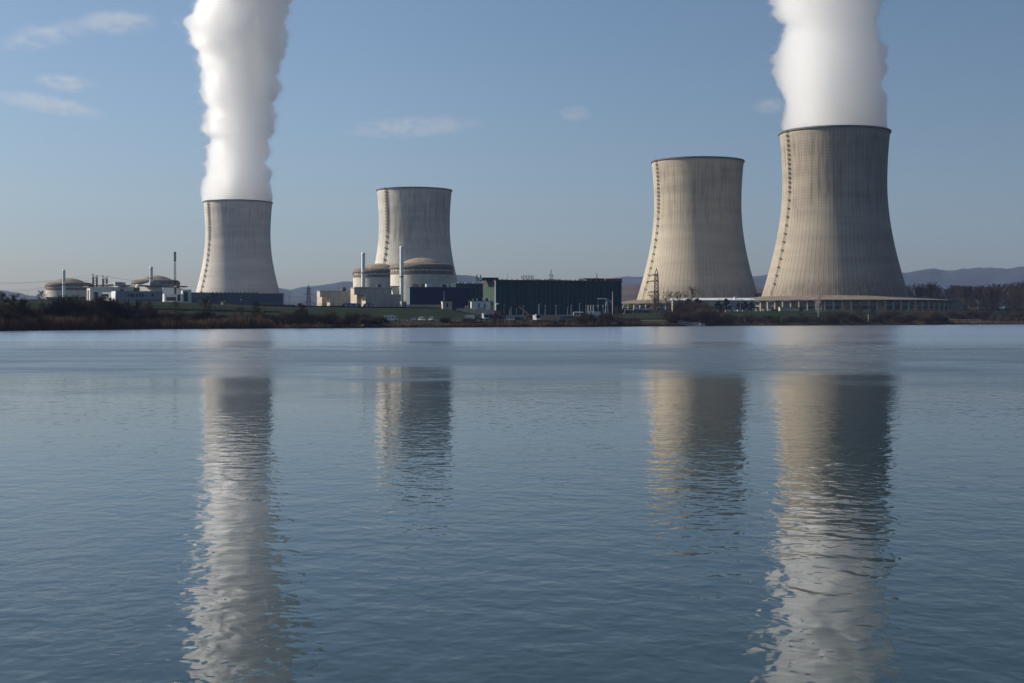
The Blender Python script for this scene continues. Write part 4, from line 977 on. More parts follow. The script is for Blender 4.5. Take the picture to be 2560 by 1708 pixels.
p = on_ground(940, 775); t = thing('site_box', 'small cream box right of the blue arched tents', 'box', p); b = MB(); b.box(-.9, .9, -.6, .6, 0, 1.5); b.build('body', M['concrete_pale'], t); b = MB(); b.box(-1, 1, -.7, .7, 1.5, 1.62); b.build('lid', M['white'], t)

# fences
def fence(label, px0, px1, s, h, group=None, spacing=16, m=None, step=4):
    m = m or M['dark']; p = at_s((px0+px1)/2, s); t = thing('wire_fence', label, 'fence', p, 0, group); b = MB(); pxs = np.arange(px0, px1+.1, step)
    for a, c in zip(pxs[:-1], pxs[1:]):
        A, C = at_s(a, s)-p, at_s(c, s)-p
        for k in range(6): b.tube(A+Vector((0,0,h*(k+.6)/6)), C+Vector((0,0,h*(k+.6)/6)), 0.022, n=3)
        for u in (0, .33, .66): q = A.lerp(C, u); b.tube(q, q+Vector((0,0,h)), 0.018, n=3)
    b.build('mesh_panel', m, t)
    proto = None
    for px in np.arange(px0, px1+.1, spacing):
        if proto is None: q = MB(); q.box(-.06, .06, -.06, .06, 0, h+.25); proto = q.build('post', m, t); o = proto
        else: o = proto.copy(); COL.objects.link(o); o.parent = t
        o.location = at_s(px, s)-p
fence('dark wire fence along the crest of the grassy bank', 640, 1180, 121, 2.1)
fence('low dark wire fence across the grass below the slate blue hall', 300, 700, 88, 1.3, None, 14)
fence('wire fence across the grass before the cable drums', 1560, 1700, 70, 2.0, None, 14, M['lattice'])
fence('wire fence across the grass before the tower columns', 2000, 2200, 95, 2.0, None, 14, M['lattice'])
def kerb_wall(label, px0, px1, s, h):
    p = at_s((px0+px1)/2, s); t = thing('low_wall', label, 'wall', p); b = MB(); pxs = list(np.arange(px0, px1+.1, 10))
    for a, c in zip(pxs[:-1], pxs[1:]):
        A, C = at_s(a, s)-p, at_s(c, s)-p
        b.add([A+Vector((0,0,-.3)), C+Vector((0,0,-.3)), C+Vector((0,0,h)), A+Vector((0,0,h)), A+Vector((0,.3,-.3)), C+Vector((0,.3,-.3)), C+Vector((0,.3,h)), A+Vector((0,.3,h))], [(0,1,2,3), (3,2,6,7), (5,4,7,6)])
    b.build('wall_face', M['dark'], t)
kerb_wall('thin dark wall along the crest of the grassy bank', 640, 1140, 119, 0.55)
kerb_wall('thin dark strip across the grass below the slate blue hall', 330, 700, 86, 0.5)  # solid dark strip standing in for the shaded line of fence and road

# drums, tanks and site clutter before the middle buff tower
def tank(label, px, wpx, y0, y1, D, m):
    w = wpx/F*D; zc = Z((y0+y1)/2, D); r = (y1-y0)/2/F*D; t = thing('storage_tank', label, 'tank', (X(px, D), D, zc-r), 0, 'dark tanks by the turbine hall')
    n = 24; b = MB(); vs = []
    for x, rr in ((-w/2, .01), (-w/2, r*.9), (-w/2+.25, r), (w/2-.25, r), (w/2, r*.9), (w/2, .01)):
        for k in range(n): vs.append((x, rr*math.cos(2*PI*k/n), r+rr*math.sin(2*PI*k/n)))
    b.add(vs, [(j*n+k, (j+1)*n+k, (j+1)*n+(k+1) % n, j*n+(k+1) % n) for j in range(5) for k in range(n)]); b.build('shell', m, t, smooth=False)
    for x in (-w*.3, w*.3): q = MB(); q.box(x-.2, x+.2, -r*.7, r*.7, -1.5, r*.4); q.build('cradle', M['dark'], t)
tank('darker tank on the left, next to the turbine hall', 1552.5, 13, 772.5, 783.5, 960, M['car_dark']); tank('grey blue tank right of the darker tank', 1571, 19, 773, 784, 955, M['car_grey'])
def drum(label, px, wpx, y0, y1, D):
    r = (y1-y0)/2/F*D; zc = Z((y0+y1)/2, D); t = thing('cable_drum', label, 'cable drum', (X(px, D), D, zc-r), R(RNG.uniform(-12, 12)), 'cable drums on the grass')
    n = 28
    def disc(y, rr, th, m, nm):
        b = MB(); vs = []
        for yy in (y, y+th):
            for k in range(n): vs.append((rr*math.cos(2*PI*k/n), yy, r+rr*math.sin(2*PI*k/n)))
        b.add(vs, [tuple(range(n-1, -1, -1)), tuple(range(n, 2*n))] + [(k, (k+1) % n, (k+1) % n+n, k+n) for k in range(n)]); b.build(nm, m, t)
    disc(-1.0, r, .15, M['lattice'], 'flange'); disc(.9, r, .15, M['lattice'], 'flange'); disc(-.85, r*.72, 1.75, M['dark'], 'cable_core'); disc(-1.08, r*.2, .1, M['galv'], 'hub')
    q = MB()
    for k in range(6):
        a = PI*k/3; q.box(-.05, .05, 0, 0, 0, 0) if False else q.tube((r*.2*math.cos(a), -1.05, r+r*.2*math.sin(a)), (r*.92*math.cos(a), -1.05, r+r*.92*math.sin(a)), .09)
    q.build('spoke_frame', M['galv'], t)
for lab, px, w in [('leftmost cable drum, largest, before the white sheeted trailer', 1592, 13), ('second cable drum from the left before the white sheeted trailer', 1604.5, 11), ('third cable drum from the left before the buff tower', 1625.5, 11), ('fourth cable drum, beside the bare tree trunk', 1649, 13), ('rightmost cable drum, greyer, behind thin twigs', 1659, 11)]: drum(lab, px, w, 772.5, 784.2, 940)
for z, m, px0, px1, y0, y1, lab, D in [(0, 'lime', 1570, 1583, 761.5, 771, 'yellow green tarpaulin covered stack left of the white trailer', 1010), (0, 'white', 1583, 1631, 770.3, 776, 'long white sheeted trailer behind the cable drums', 985), (0, 'concrete_pale', 1557, 1567, 762.5, 771.5, 'cream box by the corner of the turbine hall', 1005), (0, 'red', 1615, 1623, 763.5, 769, 'red brown crate above the white sheeted trailer', 1010), (0, 'yellow_brown', 1664, 1669, 774, 784, 'yellow brown post box beside the rightmost drum', 950), (0, 'lime', 1600, 1612, 764, 768, 'pale green crate left of the red brown crate', 1012)]:
    t = thing('covered_load' if px1-px0 > 9 else 'crate', lab, 'load' if px1-px0 > 9 else 'crate', (X((px0+px1)/2, D), D, Z(y1, D)))
    w = (px1-px0)/F*D; h = (y1-y0)/F*D
    b = MB(); b.prism([(-w/2, -1.5), (w/2, -1.5), (w/2, h*.8), (w/2-.4, h), (-w/2+.4, h), (-w/2, h*.8)], -1.1, 1.1); b.build('cover', M[m], t)
    b = MB(); b.box(-w/2-.1, w/2+.1, -1.2, 1.2, -2.2, 0.1); b.build('bed', M['dark'], t)

# jetty
def jetty():
    D = 772; p = Vector((X(1735, D), D, 0)); t = thing('jetty', 'white railed ramp and floating landing stage at the water edge', 'jetty', p); f = lambda px, py: Vector((X(px, D)-p.x, 0, Z(py, D)-p.z))
    A, B, C = f(1694.5, 809), f(1725, 815.2), f(1762, 815.6)
    b = MB(); b.add([A+Vector((0,-1,0)), B+Vector((0,-1,0)), B+Vector((0,1,0)), A+Vector((0,1,0)), A+Vector((0,-1,.35)), B+Vector((0,-1,.35)), B+Vector((0,1,.35)), A+Vector((0,1,.35))], [(0,3,2,1),(4,5,6,7),(0,1,5,4),(2,3,7,6),(1,2,6,5),(3,0,4,7)]); b.build('ramp_deck', M['galv'], t)
    b = MB(); b.box(B.x, C.x, -1.6, 1.6, 0.12, .45); b.build('stage_deck', M['galv'], t)
    b = MB()
    for k in range(4): x = B.x+.6+(C.x-B.x-1.5)*k/3; b.box(x-.5, x+.7, -1.4, 1.4, -.3, .11)
    b.build('float', M['dark'], t)
    q = MB(); H = 1.75; C2 = f(1750, 815.6)
    for yy in (-1.0, 1.0):
        for P0, P1, n in ((A, B, 8), (B, C2, 7)):
            P0 = P0+Vector((0, yy, .2)); P1 = P1+Vector((0, yy, .2))
            for z in (H, H*.5): q.tube(P0+Vector((0,0,z)), P1+Vector((0,0,z)), .045)
            for k in range(n+1): o = P0.lerp(P1, k/n); q.tube(o, o+Vector((0,0,H)), .05)
    q.build('railing', M['white'], t)
    b = MB(); b.box(C2.x, C.x-.2, -1.3, 1.3, .46, 1.5); b.build('end_box', M['grey_panel'], t)
jetty()
def small_boat():
    D = shore(2522)+52; p = on_ground(2522, D); t = thing('small_boat', 'small white boat shape with raised bow among the dark bushes at right', 'boat', p); k = D/F*.8
    prof = [(-8*k, .75), (-6*k, .35), (4*k, .3), (6.5*k, .7), (7.5*k, 2.1), (6.7*k, 2.1), (5.5*k, 1.0), (-7.5*k, 1.0)]
    b = MB(); b.prism([(x, z+.3) for x, z in prof], -.6, .6); b.build('hull', M['white'], t)
    b = MB(); b.box(-3*k, -1*k, -.5, .5, 1.3, 1.75); b.box(1*k, 4*k, -.5, .5, 1.3, 1.7); b.build('thwart', M['grey_panel'], t)
small_boat()
for px, s, lab in [(906, 2, 'tiny white water bird on the reed edge below the camper'), (858, 12, 'tiny white bird at the foot of the round olive bush')]:
    t = thing('water_bird', lab, 'bird', at_s(px, s, 0.1)); b = MB()
    b.lathe([(.01, -.3), (.14, -.2), (.2, 0), (.16, .2), (.03, .42)], 10); o = b.build('body', M['white'], t, True); o.rotation_euler = (0, R(75), 0); o.location = (0, 0, .35); o.scale = (1.5,)*3
    b = MB(); b.path([(.3, 0, .45), (.42, 0, .7), (.45, 0, .95)], .07, 6); b.tube((.42, 0, .97), (.66, 0, .92), .09, .03, 6, True); b.build('neck', M['white'], t)

# ------------------------------------------------------------------ vegetation
def rv(rng, s): return Vector((rng.uniform(-s, s), rng.uniform(-s, s), rng.uniform(-s, s)))
def tree_meshes(seed, spread=0.46, clear=0.14, n_limb=12, n_sub=8, n_twig=19, up=0.55, tw=0.0066):
    """bare winter tree of unit height: returns (trunk MB, crown MB)"""
    rng = random.Random(seed); T = MB(); Cw = MB(); pts = [Vector((0, 0, -0.02))]; n = 7
    for k in range(1, n+1): pts.append(Vector((rng.uniform(-.02, .02)*k*.5, rng.uniform(-.02, .02)*k*.5, 0.86*k/n)))
    for k in range(n): T.tube(pts[k], pts[k+1], .022*(1-k/n*.85), .022*(1-(k+1)/n*.85), 6)
    for i in range(n_limb):
        u = clear + (0.9-clear)*(i+rng.random()*.8)/n_limb; j = min(n-1, int(u*n/0.86)); base = pts[j].lerp(pts[j+1], rng.random())
        a = i*2.4+rng.uniform(-.4, .4); el = up + .5*(u-.3) + rng.uniform(-.15, .2)
        L = spread*(1.05-0.55*abs(u-.42)/.5)*rng.uniform(.75, 1.1)
        d = Vector((math.cos(a)*math.cos(el), math.sin(a)*math.cos(el), math.sin(el)))
        p = base; seg = 4; rad = .009
        for k in range(seg):
            d2 = (d + rv(rng, .22) + Vector((0, 0, .10))).normalized(); q = p + d2*L/seg
            Cw.tube(p, q, rad*(1-k/seg*.75), rad*(1-(k+1)/seg*.75), 4)
            for _ in range(max(1, n_sub//seg + (1 if k else 0))):
                s0 = p.lerp(q, rng.random()); ds = (d2*.8 + rv(rng, .9) + Vector((0, 0, .25))).normalized(); l2 = L*rng.uniform(.25, .5)
                s1 = s0 + ds*l2*.5 + rv(rng, .01); s2 = s1 + (ds + rv(rng, .4)).normalized()*l2*.5
                Cw.tube(s0, s1, .0042, .003, 3); Cw.tube(s1, s2, .003, .0016, 3)
                for _ in range(n_twig):
                    t0 = s0.lerp(s2, rng.uniform(.2, 1)); dt = (ds*.6 + rv(rng, 1.0) + Vector((0, 0, .3))).normalized(); l3 = rng.uniform(.035, .085)
                    Cw.tube(t0, t0+dt*l3, tw*.5, tw*.2, 3)
            p = q; d = d2
    for _ in range(40):
        t0 = pts[-2].lerp(pts[-1], rng.random()); dt = (rv(rng, 1)+Vector((0, 0, .8))).normalized(); Cw.tube(t0, t0+dt*rng.uniform(.05, .14), .003, .001, 3)
    out = []                                             # soft limit that rounds the crown's outline
    for x, y, z in Cw.v:
        dx, dy, dz = x/(spread*.92), y/(spread*.92), (z-.60)/.40; r = math.sqrt(dx*dx+dy*dy+dz*dz)
        if r > .9: f = (.9+.4*(1-math.exp(-(r-.9)/.4)))/r; x, y, z = x*f, y*f, .60+(z-.60)*f
        out.append((x, y, z))
    Cw.v = out
    return T, Cw
def bush_meshes(seed, n=150, tw=.010, droop=.3, w=0.75, top=1.0):
    """bare twiggy bush of unit height and about 1.5 times its height across"""
    rng = random.Random(seed); S = MB(); Cw = MB()
    for i in range(n):
        a = rng.uniform(0, 2*PI); el = rng.uniform(.25, 1.5); r0 = rng.uniform(0, .35)
        p = Vector((r0*math.cos(a), r0*math.sin(a), -0.03)); d = Vector((math.cos(a)*math.cos(el)*w*1.2, math.sin(a)*math.cos(el)*w*1.2, math.sin(el)))
        L = rng.uniform(.65, 1.02)*(0.8+.35*noise.noise(Vector((math.cos(a)*1.3, math.sin(a)*1.3, seed)))); seg = 4
        for k in range(seg):
            d2 = (d.normalized() + rv(rng, .28) + Vector((0, 0, .12 - droop*k/seg))).normalized(); q = p + d2*L/seg
            (S if k == 0 else Cw).tube(p, q, tw*(1-k/seg*.7), tw*(1-(k+1)/seg*.7), 3)
            for _ in range(4 if k else 2):
                t0 = p.lerp(q, rng.random()); dt = (d2 + rv(rng, .9)).normalized(); l = rng.uniform(.08, .24)
                t1 = t0+dt*l; Cw.tube(t0, t1, tw*.55, tw*.22, 3)
                if rng.random() < .6: Cw.tube(t0.lerp(t1, .5), t0.lerp(t1, .5)+(dt+rv(rng, .8)).normalized()*l*.6, tw*.4, tw*.2, 3)
            p = q; d = d2
    return S, Cw
def pine_meshes(seed):
    rng = random.Random(seed); T = MB(); Cw = MB(); T.tube((0, 0, -.02), (.01, 0, .5), .028, .018, 6); T.tube((.01, 0, .5), (0, 0, .97), .018, .004, 6)
    for k in range(46):
        u = rng.random(); z = .16+.8*u; a = rng.uniform(0, 2*PI); L = (.34*(1-u)**.7+.05)*rng.uniform(.6, 1.1); d = Vector((math.cos(a), math.sin(a), rng.uniform(-.05, .35))); p1 = Vector((0, 0, z))+d*L
        T.tube((0, 0, z), p1, .007, .002, 3)
        for _ in range(44):
            c = Vector((0, 0, z)).lerp(p1, rng.uniform(.3, 1.05)) + rv(rng, .045); e = rv(rng, 1).normalized()*.030; g = rv(rng, 1).normalized()*.015
            Cw.add([c-e-g, c+e-g, c+e*.6+g, c-e*.6+g], [(0,1,2,3)])
    return T, Cw
def plant_proto(name, meshes, mt, mc, part0, part1):
    T, Cw = meshes; zz = sorted(v[2] for v in Cw.v); k = 1.0/zz[int(len(zz)*.985)]
    for q in (T, Cw): q.v = [(v[0], v[1], v[2]*k) for v in q.v]
    r = bpy.data.objects.new(name, None); COL.objects.link(r); T.build(part0, mt, r); Cw.build(part1, mc, r); return r
PROTO = {}; USED = set()
def proto(kind, i):
    key = (kind, i)
    if key not in PROTO:
        if kind == 'tree': PROTO[key] = plant_proto('bare_tree', tree_meshes(100+i), M['wood'], M[('twig_dark', 'twig_brown', 'twig_olive')[i % 3]], 'trunk', 'crown')
        elif kind == 'wide': PROTO[key] = plant_proto('bare_tree', tree_meshes(200+i, .55, .12, 14, 8, 10, .45), M['wood'], M[('twig_brown', 'twig_olive', 'twig_dark')[i % 3]], 'trunk', 'crown')
        elif kind == 'sparse': PROTO[key] = plant_proto('bare_tree', tree_meshes(250+i, .56, .12, 14, 8, 12, .55, .0042), M['wood'], M['twig_light'], 'trunk', 'crown')
        elif kind == 'birch': PROTO[key] = plant_proto('bare_birch', tree_meshes(300+i, .34, .18, 13, 7, 9, .75, .0034), M['birch'], M['birch' if i == 0 else 'twig_olive'], 'trunk', 'crown')
        elif kind == 'pine': PROTO[key] = plant_proto('pine_tree', pine_meshes(400+i), M['wood'], M['needles'], 'trunk', 'crown')
        elif kind == 'bush': PROTO[key] = plant_proto('leafless_bush', bush_meshes(500+i), M['wood'], M[('twig_dark', 'twig_brown', 'twig_brown', 'twig_olive')[i % 4]], 'stems', 'twigs')
        elif kind == 'round': PROTO[key] = plant_proto('leafless_bush', bush_meshes(600+i, 260, .009, .55, .8), M['wood'], M['twig_olive'], 'stems', 'twigs')
        elif kind == 'low': PROTO[key] = plant_proto('low_scrub', bush_meshes(700+i, 110, .014, .5, 1.1), M['wood'], M[('twig_brown', 'twig_dark')[i % 2]], 'stems', 'twigs')
    return PROTO[key]
def plant(kind, i, pos, h, w, label, cat, group=None):
    pr = proto(kind, i)
    if (kind, i) in USED: o = copy_tree(pr)
    else: o = pr; USED.add((kind, i))
    o.location = pos; o.rotation_euler = (0, 0, RNG.uniform(0, 6.28)); o.scale = (w, w, h)
    for k in ('label', 'category', 'group'):
        if k in o: del o[k]
    return tag(o, label, cat, group)
def top_h(px, s, ytop): 
    q = at_s(px, s); return Z(ytop, q.y)-q.z
def tree(kind, i, px, s, ytop, label, wide=1.0, group=None):
    q = at_s(px, s, -0.1); h = Z(ytop, q.y)-q.z; plant(kind, i, q, h, h*wide, label, 'tree', group)
# trees one can tell apart
tree('wide', 1, 36, 22, 735, 'big rounded bare tree with an olive tinge at the far left edge', 1.1)
tree('tree', 0, 2, 60, 731, 'dark bare tree cut by the left edge of the picture', .8)
tree('tree', 1, 60, 40, 746, 'smaller bare tree just right of the big far left one', .9)
tree('tree', 2, 101, 300, 727, 'lone bare tree showing its crown above the low blue roofed shed', .9)
tree('wide', 0, 157, 34, 738, 'bare tree in front of the far left white stack', .9)
tree('wide', 2, 192, 30, 737, 'reddish bare tree under the right edge of the far left dome', .8)
tree('tree', 3, 175, 45, 740, 'thin bare tree before the far left reactor wall', .8)
tree('tree', 4, 262, 26, 738, 'forked bare tree before the white low annex of the office', 1.0)
tree('wide', 3, 243, 32, 746, 'low bare tree left of the forked one before the office', .8)
tree('tree', 5, 278, 40, 745, 'bare tree before the left corner of the grey office wing', .8)
tree('tree', 6, 345, 30, 752, 'slim bare tree before the windows of the grey office wing', .7, None)
tree('tree', 7, 372, 36, 754, 'slim bare tree before the right end of the grey office wing', .7)
tree('tree', 8, 318, 30, 750, 'thin bare tree below the left windows of the grey office wing', .7)
tree('wide', 4, 440, 34, 752, 'brownish bare tree below the tall red mast', .8)
tree('wide', 5, 513, 34, 739, 'rounded bare tree with pale twigs before the slate blue hall', 1.0)
tree('wide', 6, 602, 30, 768, 'spreading bare tree right of the small stone hut', 1.3)
tree('tree', 9, 640, 44, 752, 'thin bare tree before the right half of the slate blue hall', .7)
tree('tree', 10, 752, 30, 758, 'thin olive bare tree at the start of the dark hedge', .9)
tree('sparse', 0, 1640, 62, 733, 'bare tree with dark trunk before the big lattice pylon', 1.0)
tree('sparse', 1, 1674, 140, 727, 'bare tree right of the big lattice pylon', .85)
tree('sparse', 2, 1696, 145, 729, 'second bare tree right of the big lattice pylon', .85)
tree('sparse', 3, 1730, 150, 717, 'tallest bare tree in front of the middle buff tower foot', .8)
tree('wide', 10, 1542, 45, 767, 'reddish bare bush like tree at the right end of the turbine hall', .8)
tree('birch', 0, 2046, 62, 730, 'slender pale birch before the columns of the rightmost tower', .9)
tree('tree', 12, 2183, 30, 772, 'small bare tree on the grass under the right side of the rightmost tower', .9)
tree('tree', 13, 2170, 110, 764, 'thin bare tree before the right hand tower columns', .8)
for i, (px, s, y, lab) in enumerate([(2003, 40, 768, 'thin bare tree right of the beige corrugated shed'), (2112, 52, 763, 'thin bare tree just right of the pale birch'), (2150, 46, 760, 'bare tree before the right hand columns, second from the birch'), (2208, 40, 765, 'bare tree in the scrub right of the white marker post'), (2245, 52, 758, 'taller bare tree before the right end of the tower skirt'), (2292, 50, 762, 'bare tree before the last columns of the tower skirt')]): tree('sparse' if i % 2 else 'tree', i % 4, px, s, y, lab, .8)
for i, (px, s, y, lab) in enumerate([(1722, 190, 748, 'dark pine left of the white roofed shed'), (1745, 200, 747, 'dark pine before the left part of the white roofed shed'), (1796, 205, 753, 'dark pine before the shed wall, left of the tallest one'), (1815, 195, 748, 'tallest dark pine before the white roofed shed'), (1850, 195, 755, 'broad dark pine before the right part of the white roofed shed'), (1862, 205, 754, 'dark pine behind the white containers'), (1879, 190, 756, 'rightmost dark pine, next to the columned tower skirt')]):
    tree('pine', i % 3, px, s, y, lab, 1.45, 'dark pines before the white roofed shed')
# big bare trees at the right edge
R_T = [(2408, 120, 742, .8, 'first, shorter bare tree at the left end of the dark trees at right'), (2425, 130, 716, .7, 'bare tree with wispy top left of the gap in the right hand trees'), (2447, 135, 716, .75, 'second wispy bare tree in the right hand tree group'), (2466, 110, 722, .8, 'broad bare tree behind the green lawn at right'), (2488, 100, 726, .9, 'dark bare tree right of the green lawn'), (2505, 150, 712, .7, 'tall bare tree behind the small white boat shape'),
       (2520, 90, 745, .9, 'lower bare tree just behind the small white boat shape'), (2532, 160, 708, .7, 'very tall bare tree right of the small white boat shape'), (2546, 100, 738, .9, 'reddish bare tree at the right picture edge'), (2558, 165, 706, .7, 'tallest bare tree cut by the right picture edge'), (2432, 95, 756, .9, 'pale twigged low tree at the left end of the right hand trees'), (2476, 80, 760, 1.0, 'low dark tree at the right end of the lawn'), (2538, 70, 762, 1.0, 'low dark bushy tree near the right picture edge'), (2556, 66, 768, 1.0, 'lowest dark bushy tree at the right picture edge')]
for i, (px, s, y, w, lab) in enumerate(R_T): tree('wide', (i % 6) + 1, px, s, y, lab, w*.95, 'bare trees at the right edge')

def bush_run(px0, px1, step, s0, s1, y_at, label, group, kinds=('bush',), ratio=1.0, rows=2, jit=0.3):
    px = px0
    while px < px1:
        for r in range(rows):
            q = px + RNG.uniform(-step*.5, step*.5); s = s0 + (s1-s0)*(r+RNG.random())/rows
            h = top_h(q, s, lin(y_at, q))*RNG.uniform(1-jit*1.6, 1+jit*.4)
            if r == 0 and rows > 1: h *= .72
            h = max(h, 1.0); kd = kinds[int(RNG.integers(len(kinds)))]
            plant(kd, int(RNG.integers(8 if kd == 'bush' else 4)), at_s(q, s, -.15), h, h*ratio*RNG.uniform(.8, 1.15), label, 'bush', group)
        px += step
bush_run(-30, 235, 21, 7, 46, [(-30, 758), (20, 755), (70, 765), (112, 775), (140, 752), (190, 748), (235, 757)], 'dark tangled bush on the bank behind the reeds at far left', 'dark bushes at far left', ('bush',), 1.06, 3)
bush_run(235, 470, 21, 7, 38, [(235, 756), (265, 752), (330, 766), (400, 779), (470, 781)], 'dark tangled bush on the bank below the white office', 'dark bushes below the office', ('bush',), 1.06, 3)
bush_run(470, 680, 21, 7, 36, [(470, 781), (520, 776), (560, 786), (600, 780), (680, 782)], 'dark tangled bush on the bank below the slate blue hall', 'dark bushes below the slate blue hall', ('bush',), 1.06, 3)
bush_run(680, 965, 21, 7, 36, [(680, 782), (740, 772), (770, 778), (850, 782), (965, 785)], 'dark bush on the bank between the hedge and the camper', 'dark bushes left of the camper', ('bush', 'bush', 'low'), 1.12, 3)
tree_h = top_h(855, 7, 791.5); plant('round', 0, at_s(855, 6, -.1), tree_h, tree_h*.85, 'round pale olive bush standing at the water edge left of the camper', 'bush')
bush_run(905, 960, 19, 5, 14, [(905, 800), (960, 806)], 'low brown scrub at the water edge below the camper', 'low scrub below the camper', ('low',), 1.12, 2)
plant('bush', 2, at_s(1113, 16, -.1), top_h(1113, 16, 793), 4.2, 'dark bush alone at the right end of the grassy bank', 'bush')
plant('bush', 5, at_s(1172, 18, -.1), top_h(1172, 18, 792), 4.0, 'dark bush in front of the half hidden white van', 'bush')
bush_run(1130, 1440, 19, 3, 20, [(1130, 803), (1172, 798), (1230, 803), (1300, 801), (1370, 796), (1440, 799)], 'low brown scrub on the bank before the car park', 'low scrub before the car park', ('low', 'bush'), 1.25, 2)
bush_run(1440, 1600, 21, 3, 34, [(1440, 790), (1480, 783), (1520, 786), (1560, 797), (1600, 804)], 'dark bush on the bank below the switchyard gantry', 'dark bushes below the switchyard', ('bush',), 1.12, 3)
plant('round', 1, at_s(1520, 36, -.1), top_h(1520, 36, 782), 4.6, 'green tinged bush right of the switch cabinets', 'bush')
bush_run(1600, 1685, 19, 2, 10, [(1600, 806), (1685, 808)], 'low scrub at the water edge left of the jetty', 'low scrub left of the jetty', ('low',), 1.12, 2)
bush_run(1685, 1900, 22, 6, 75, [(1685, 770), (1730, 757), (1765, 763), (1790, 775), (1830, 783), (1900, 787)], 'big dark bush on the bank behind the jetty', 'big dark bushes behind the jetty', ('bush',), 1.12, 3)
bush_run(1690, 1830, 19, 80, 120, [(1690, 757), (1730, 752), (1770, 758), (1790, 768), (1830, 778)], 'tall dark thicket bush below the dark pines', 'thicket below the dark pines', ('bush',), 1.00, 2)
bush_run(1900, 2135, 21, 5, 48, [(1900, 785), (1960, 783), (2010, 787), (2035, 790), (2050, 785), (2090, 777), (2135, 784)], 'dark bush on the bank below the rightmost tower', 'dark bushes below the rightmost tower', ('bush',), 1.12, 3)
bush_run(2135, 2370, 22, 5, 45, [(2135, 788), (2190, 786), (2250, 776), (2330, 775), (2370, 785)], 'dark bush right of the rightmost tower, left of the lawn', 'dark bushes left of the lawn', ('bush',), 1.12, 3)
bush_run(2385, 2470, 19, 58, 85, [(2385, 775), (2470, 770)], 'dark bush behind the green lawn', 'dark bushes behind the lawn', ('bush',), 1.12, 2)
bush_run(2470, 2600, 22, 22, 66, [(2470, 785), (2520, 782), (2600, 776)], 'dark bush on the bank at the right picture edge', 'dark bushes at the right edge', ('bush',), 1.12, 3)
# clipped dark hedge on the crest
def hedge(label, px0, px1, s, ytop):
    p = at_s((px0+px1)/2, s); t = thing('evergreen_hedge', label, 'hedge', p); rng = random.Random(3); L = MB(); S = MB()
    for k in range(int((px1-px0)*26)):
        px = rng.uniform(px0, px1); q = at_s(px, s); hh = (Z(ytop, q.y)-q.z)*(.85+.3*noise.noise(Vector((px*.12, 0, 0)))); c = q - p + Vector((0, rng.uniform(-1.0, 1.0), rng.uniform(.05, 1)**.8*hh)); e = rv(rng, 1).normalized()*.3; g = rv(rng, 1).normalized()*.16
        L.add([c-e-g, c+e-g, c+e+g, c-e+g], [(0,1,2,3)])
    for px in np.arange(px0, px1, 5): q = at_s(px, s)-p; S.tube(q, q+Vector((0, 0, 1.0)), .07)
    L.build('foliage', M['needles'], t); S.build('stems', M['wood'], t)
hedge('dark clipped evergreen hedge on the crest left of the lone pylon', 640, 735, 124, 762.5)
hedge('lower dark hedge on the crest around the lone pylon', 735, 860, 124, 765.5)

# reeds along the water
def reeds():
    rng = random.Random(11); b = MB()
    tall = [(-100, 3.4), (40, 3.0), (100, 4.0), (250, 3.9), (330, 2.9), (420, 3.2), (470, 2.6), (540, 3.3), (600, 4.2), (640, 4.8), (675, 3.2), (692, .7), (760, 1.3), (850, .9), (950, 1.0), (1110, 1.4), (1180, 1.2), (1300, 1.9), (1480, 1.6), (1500, 1.9), (1620, 1.7), (1690, .9), (1755, 1.2), (1775, 3.0), (1790, .9), (2000, .9), (2260, .9), (2270, 1.9), (2340, 2.2), (2600, 1.7)]
    dens = [(-100, 26), (650, 24), (700, 9), (1100, 10), (1500, 10), (1680, 6), (1800, 4), (2250, 6), (2600, 9)]
    px = -60.0
    while px < 2620:
        for _ in range(int(lin(dens, px))):
            q = px+rng.random()*1.6; s = rng.uniform(0.2, 9.0 if q < 680 else 5.0); p = at_s(q, s); h = lin(tall, q)*rng.uniform(.55, 1.1)*(1+.35*noise.noise(Vector((q*.07, s*.2, 0))))
            lean = Vector((rng.uniform(-.18, .22)*h, rng.uniform(-.15, .15)*h, h)); w = .045*(1 if q < 700 else 1.2); a = rng.uniform(0, PI); u = Vector((math.cos(a), math.sin(a), 0))*w
            b.add([p-u, p+u, p+lean*.75+u*.8, p+lean, p+lean*.75-u*.8], [(0,1,2,3,4)])
        px += 1.6
    o = b.build('reeds', M['reed']); tag(o, kind='stuff')
reeds()
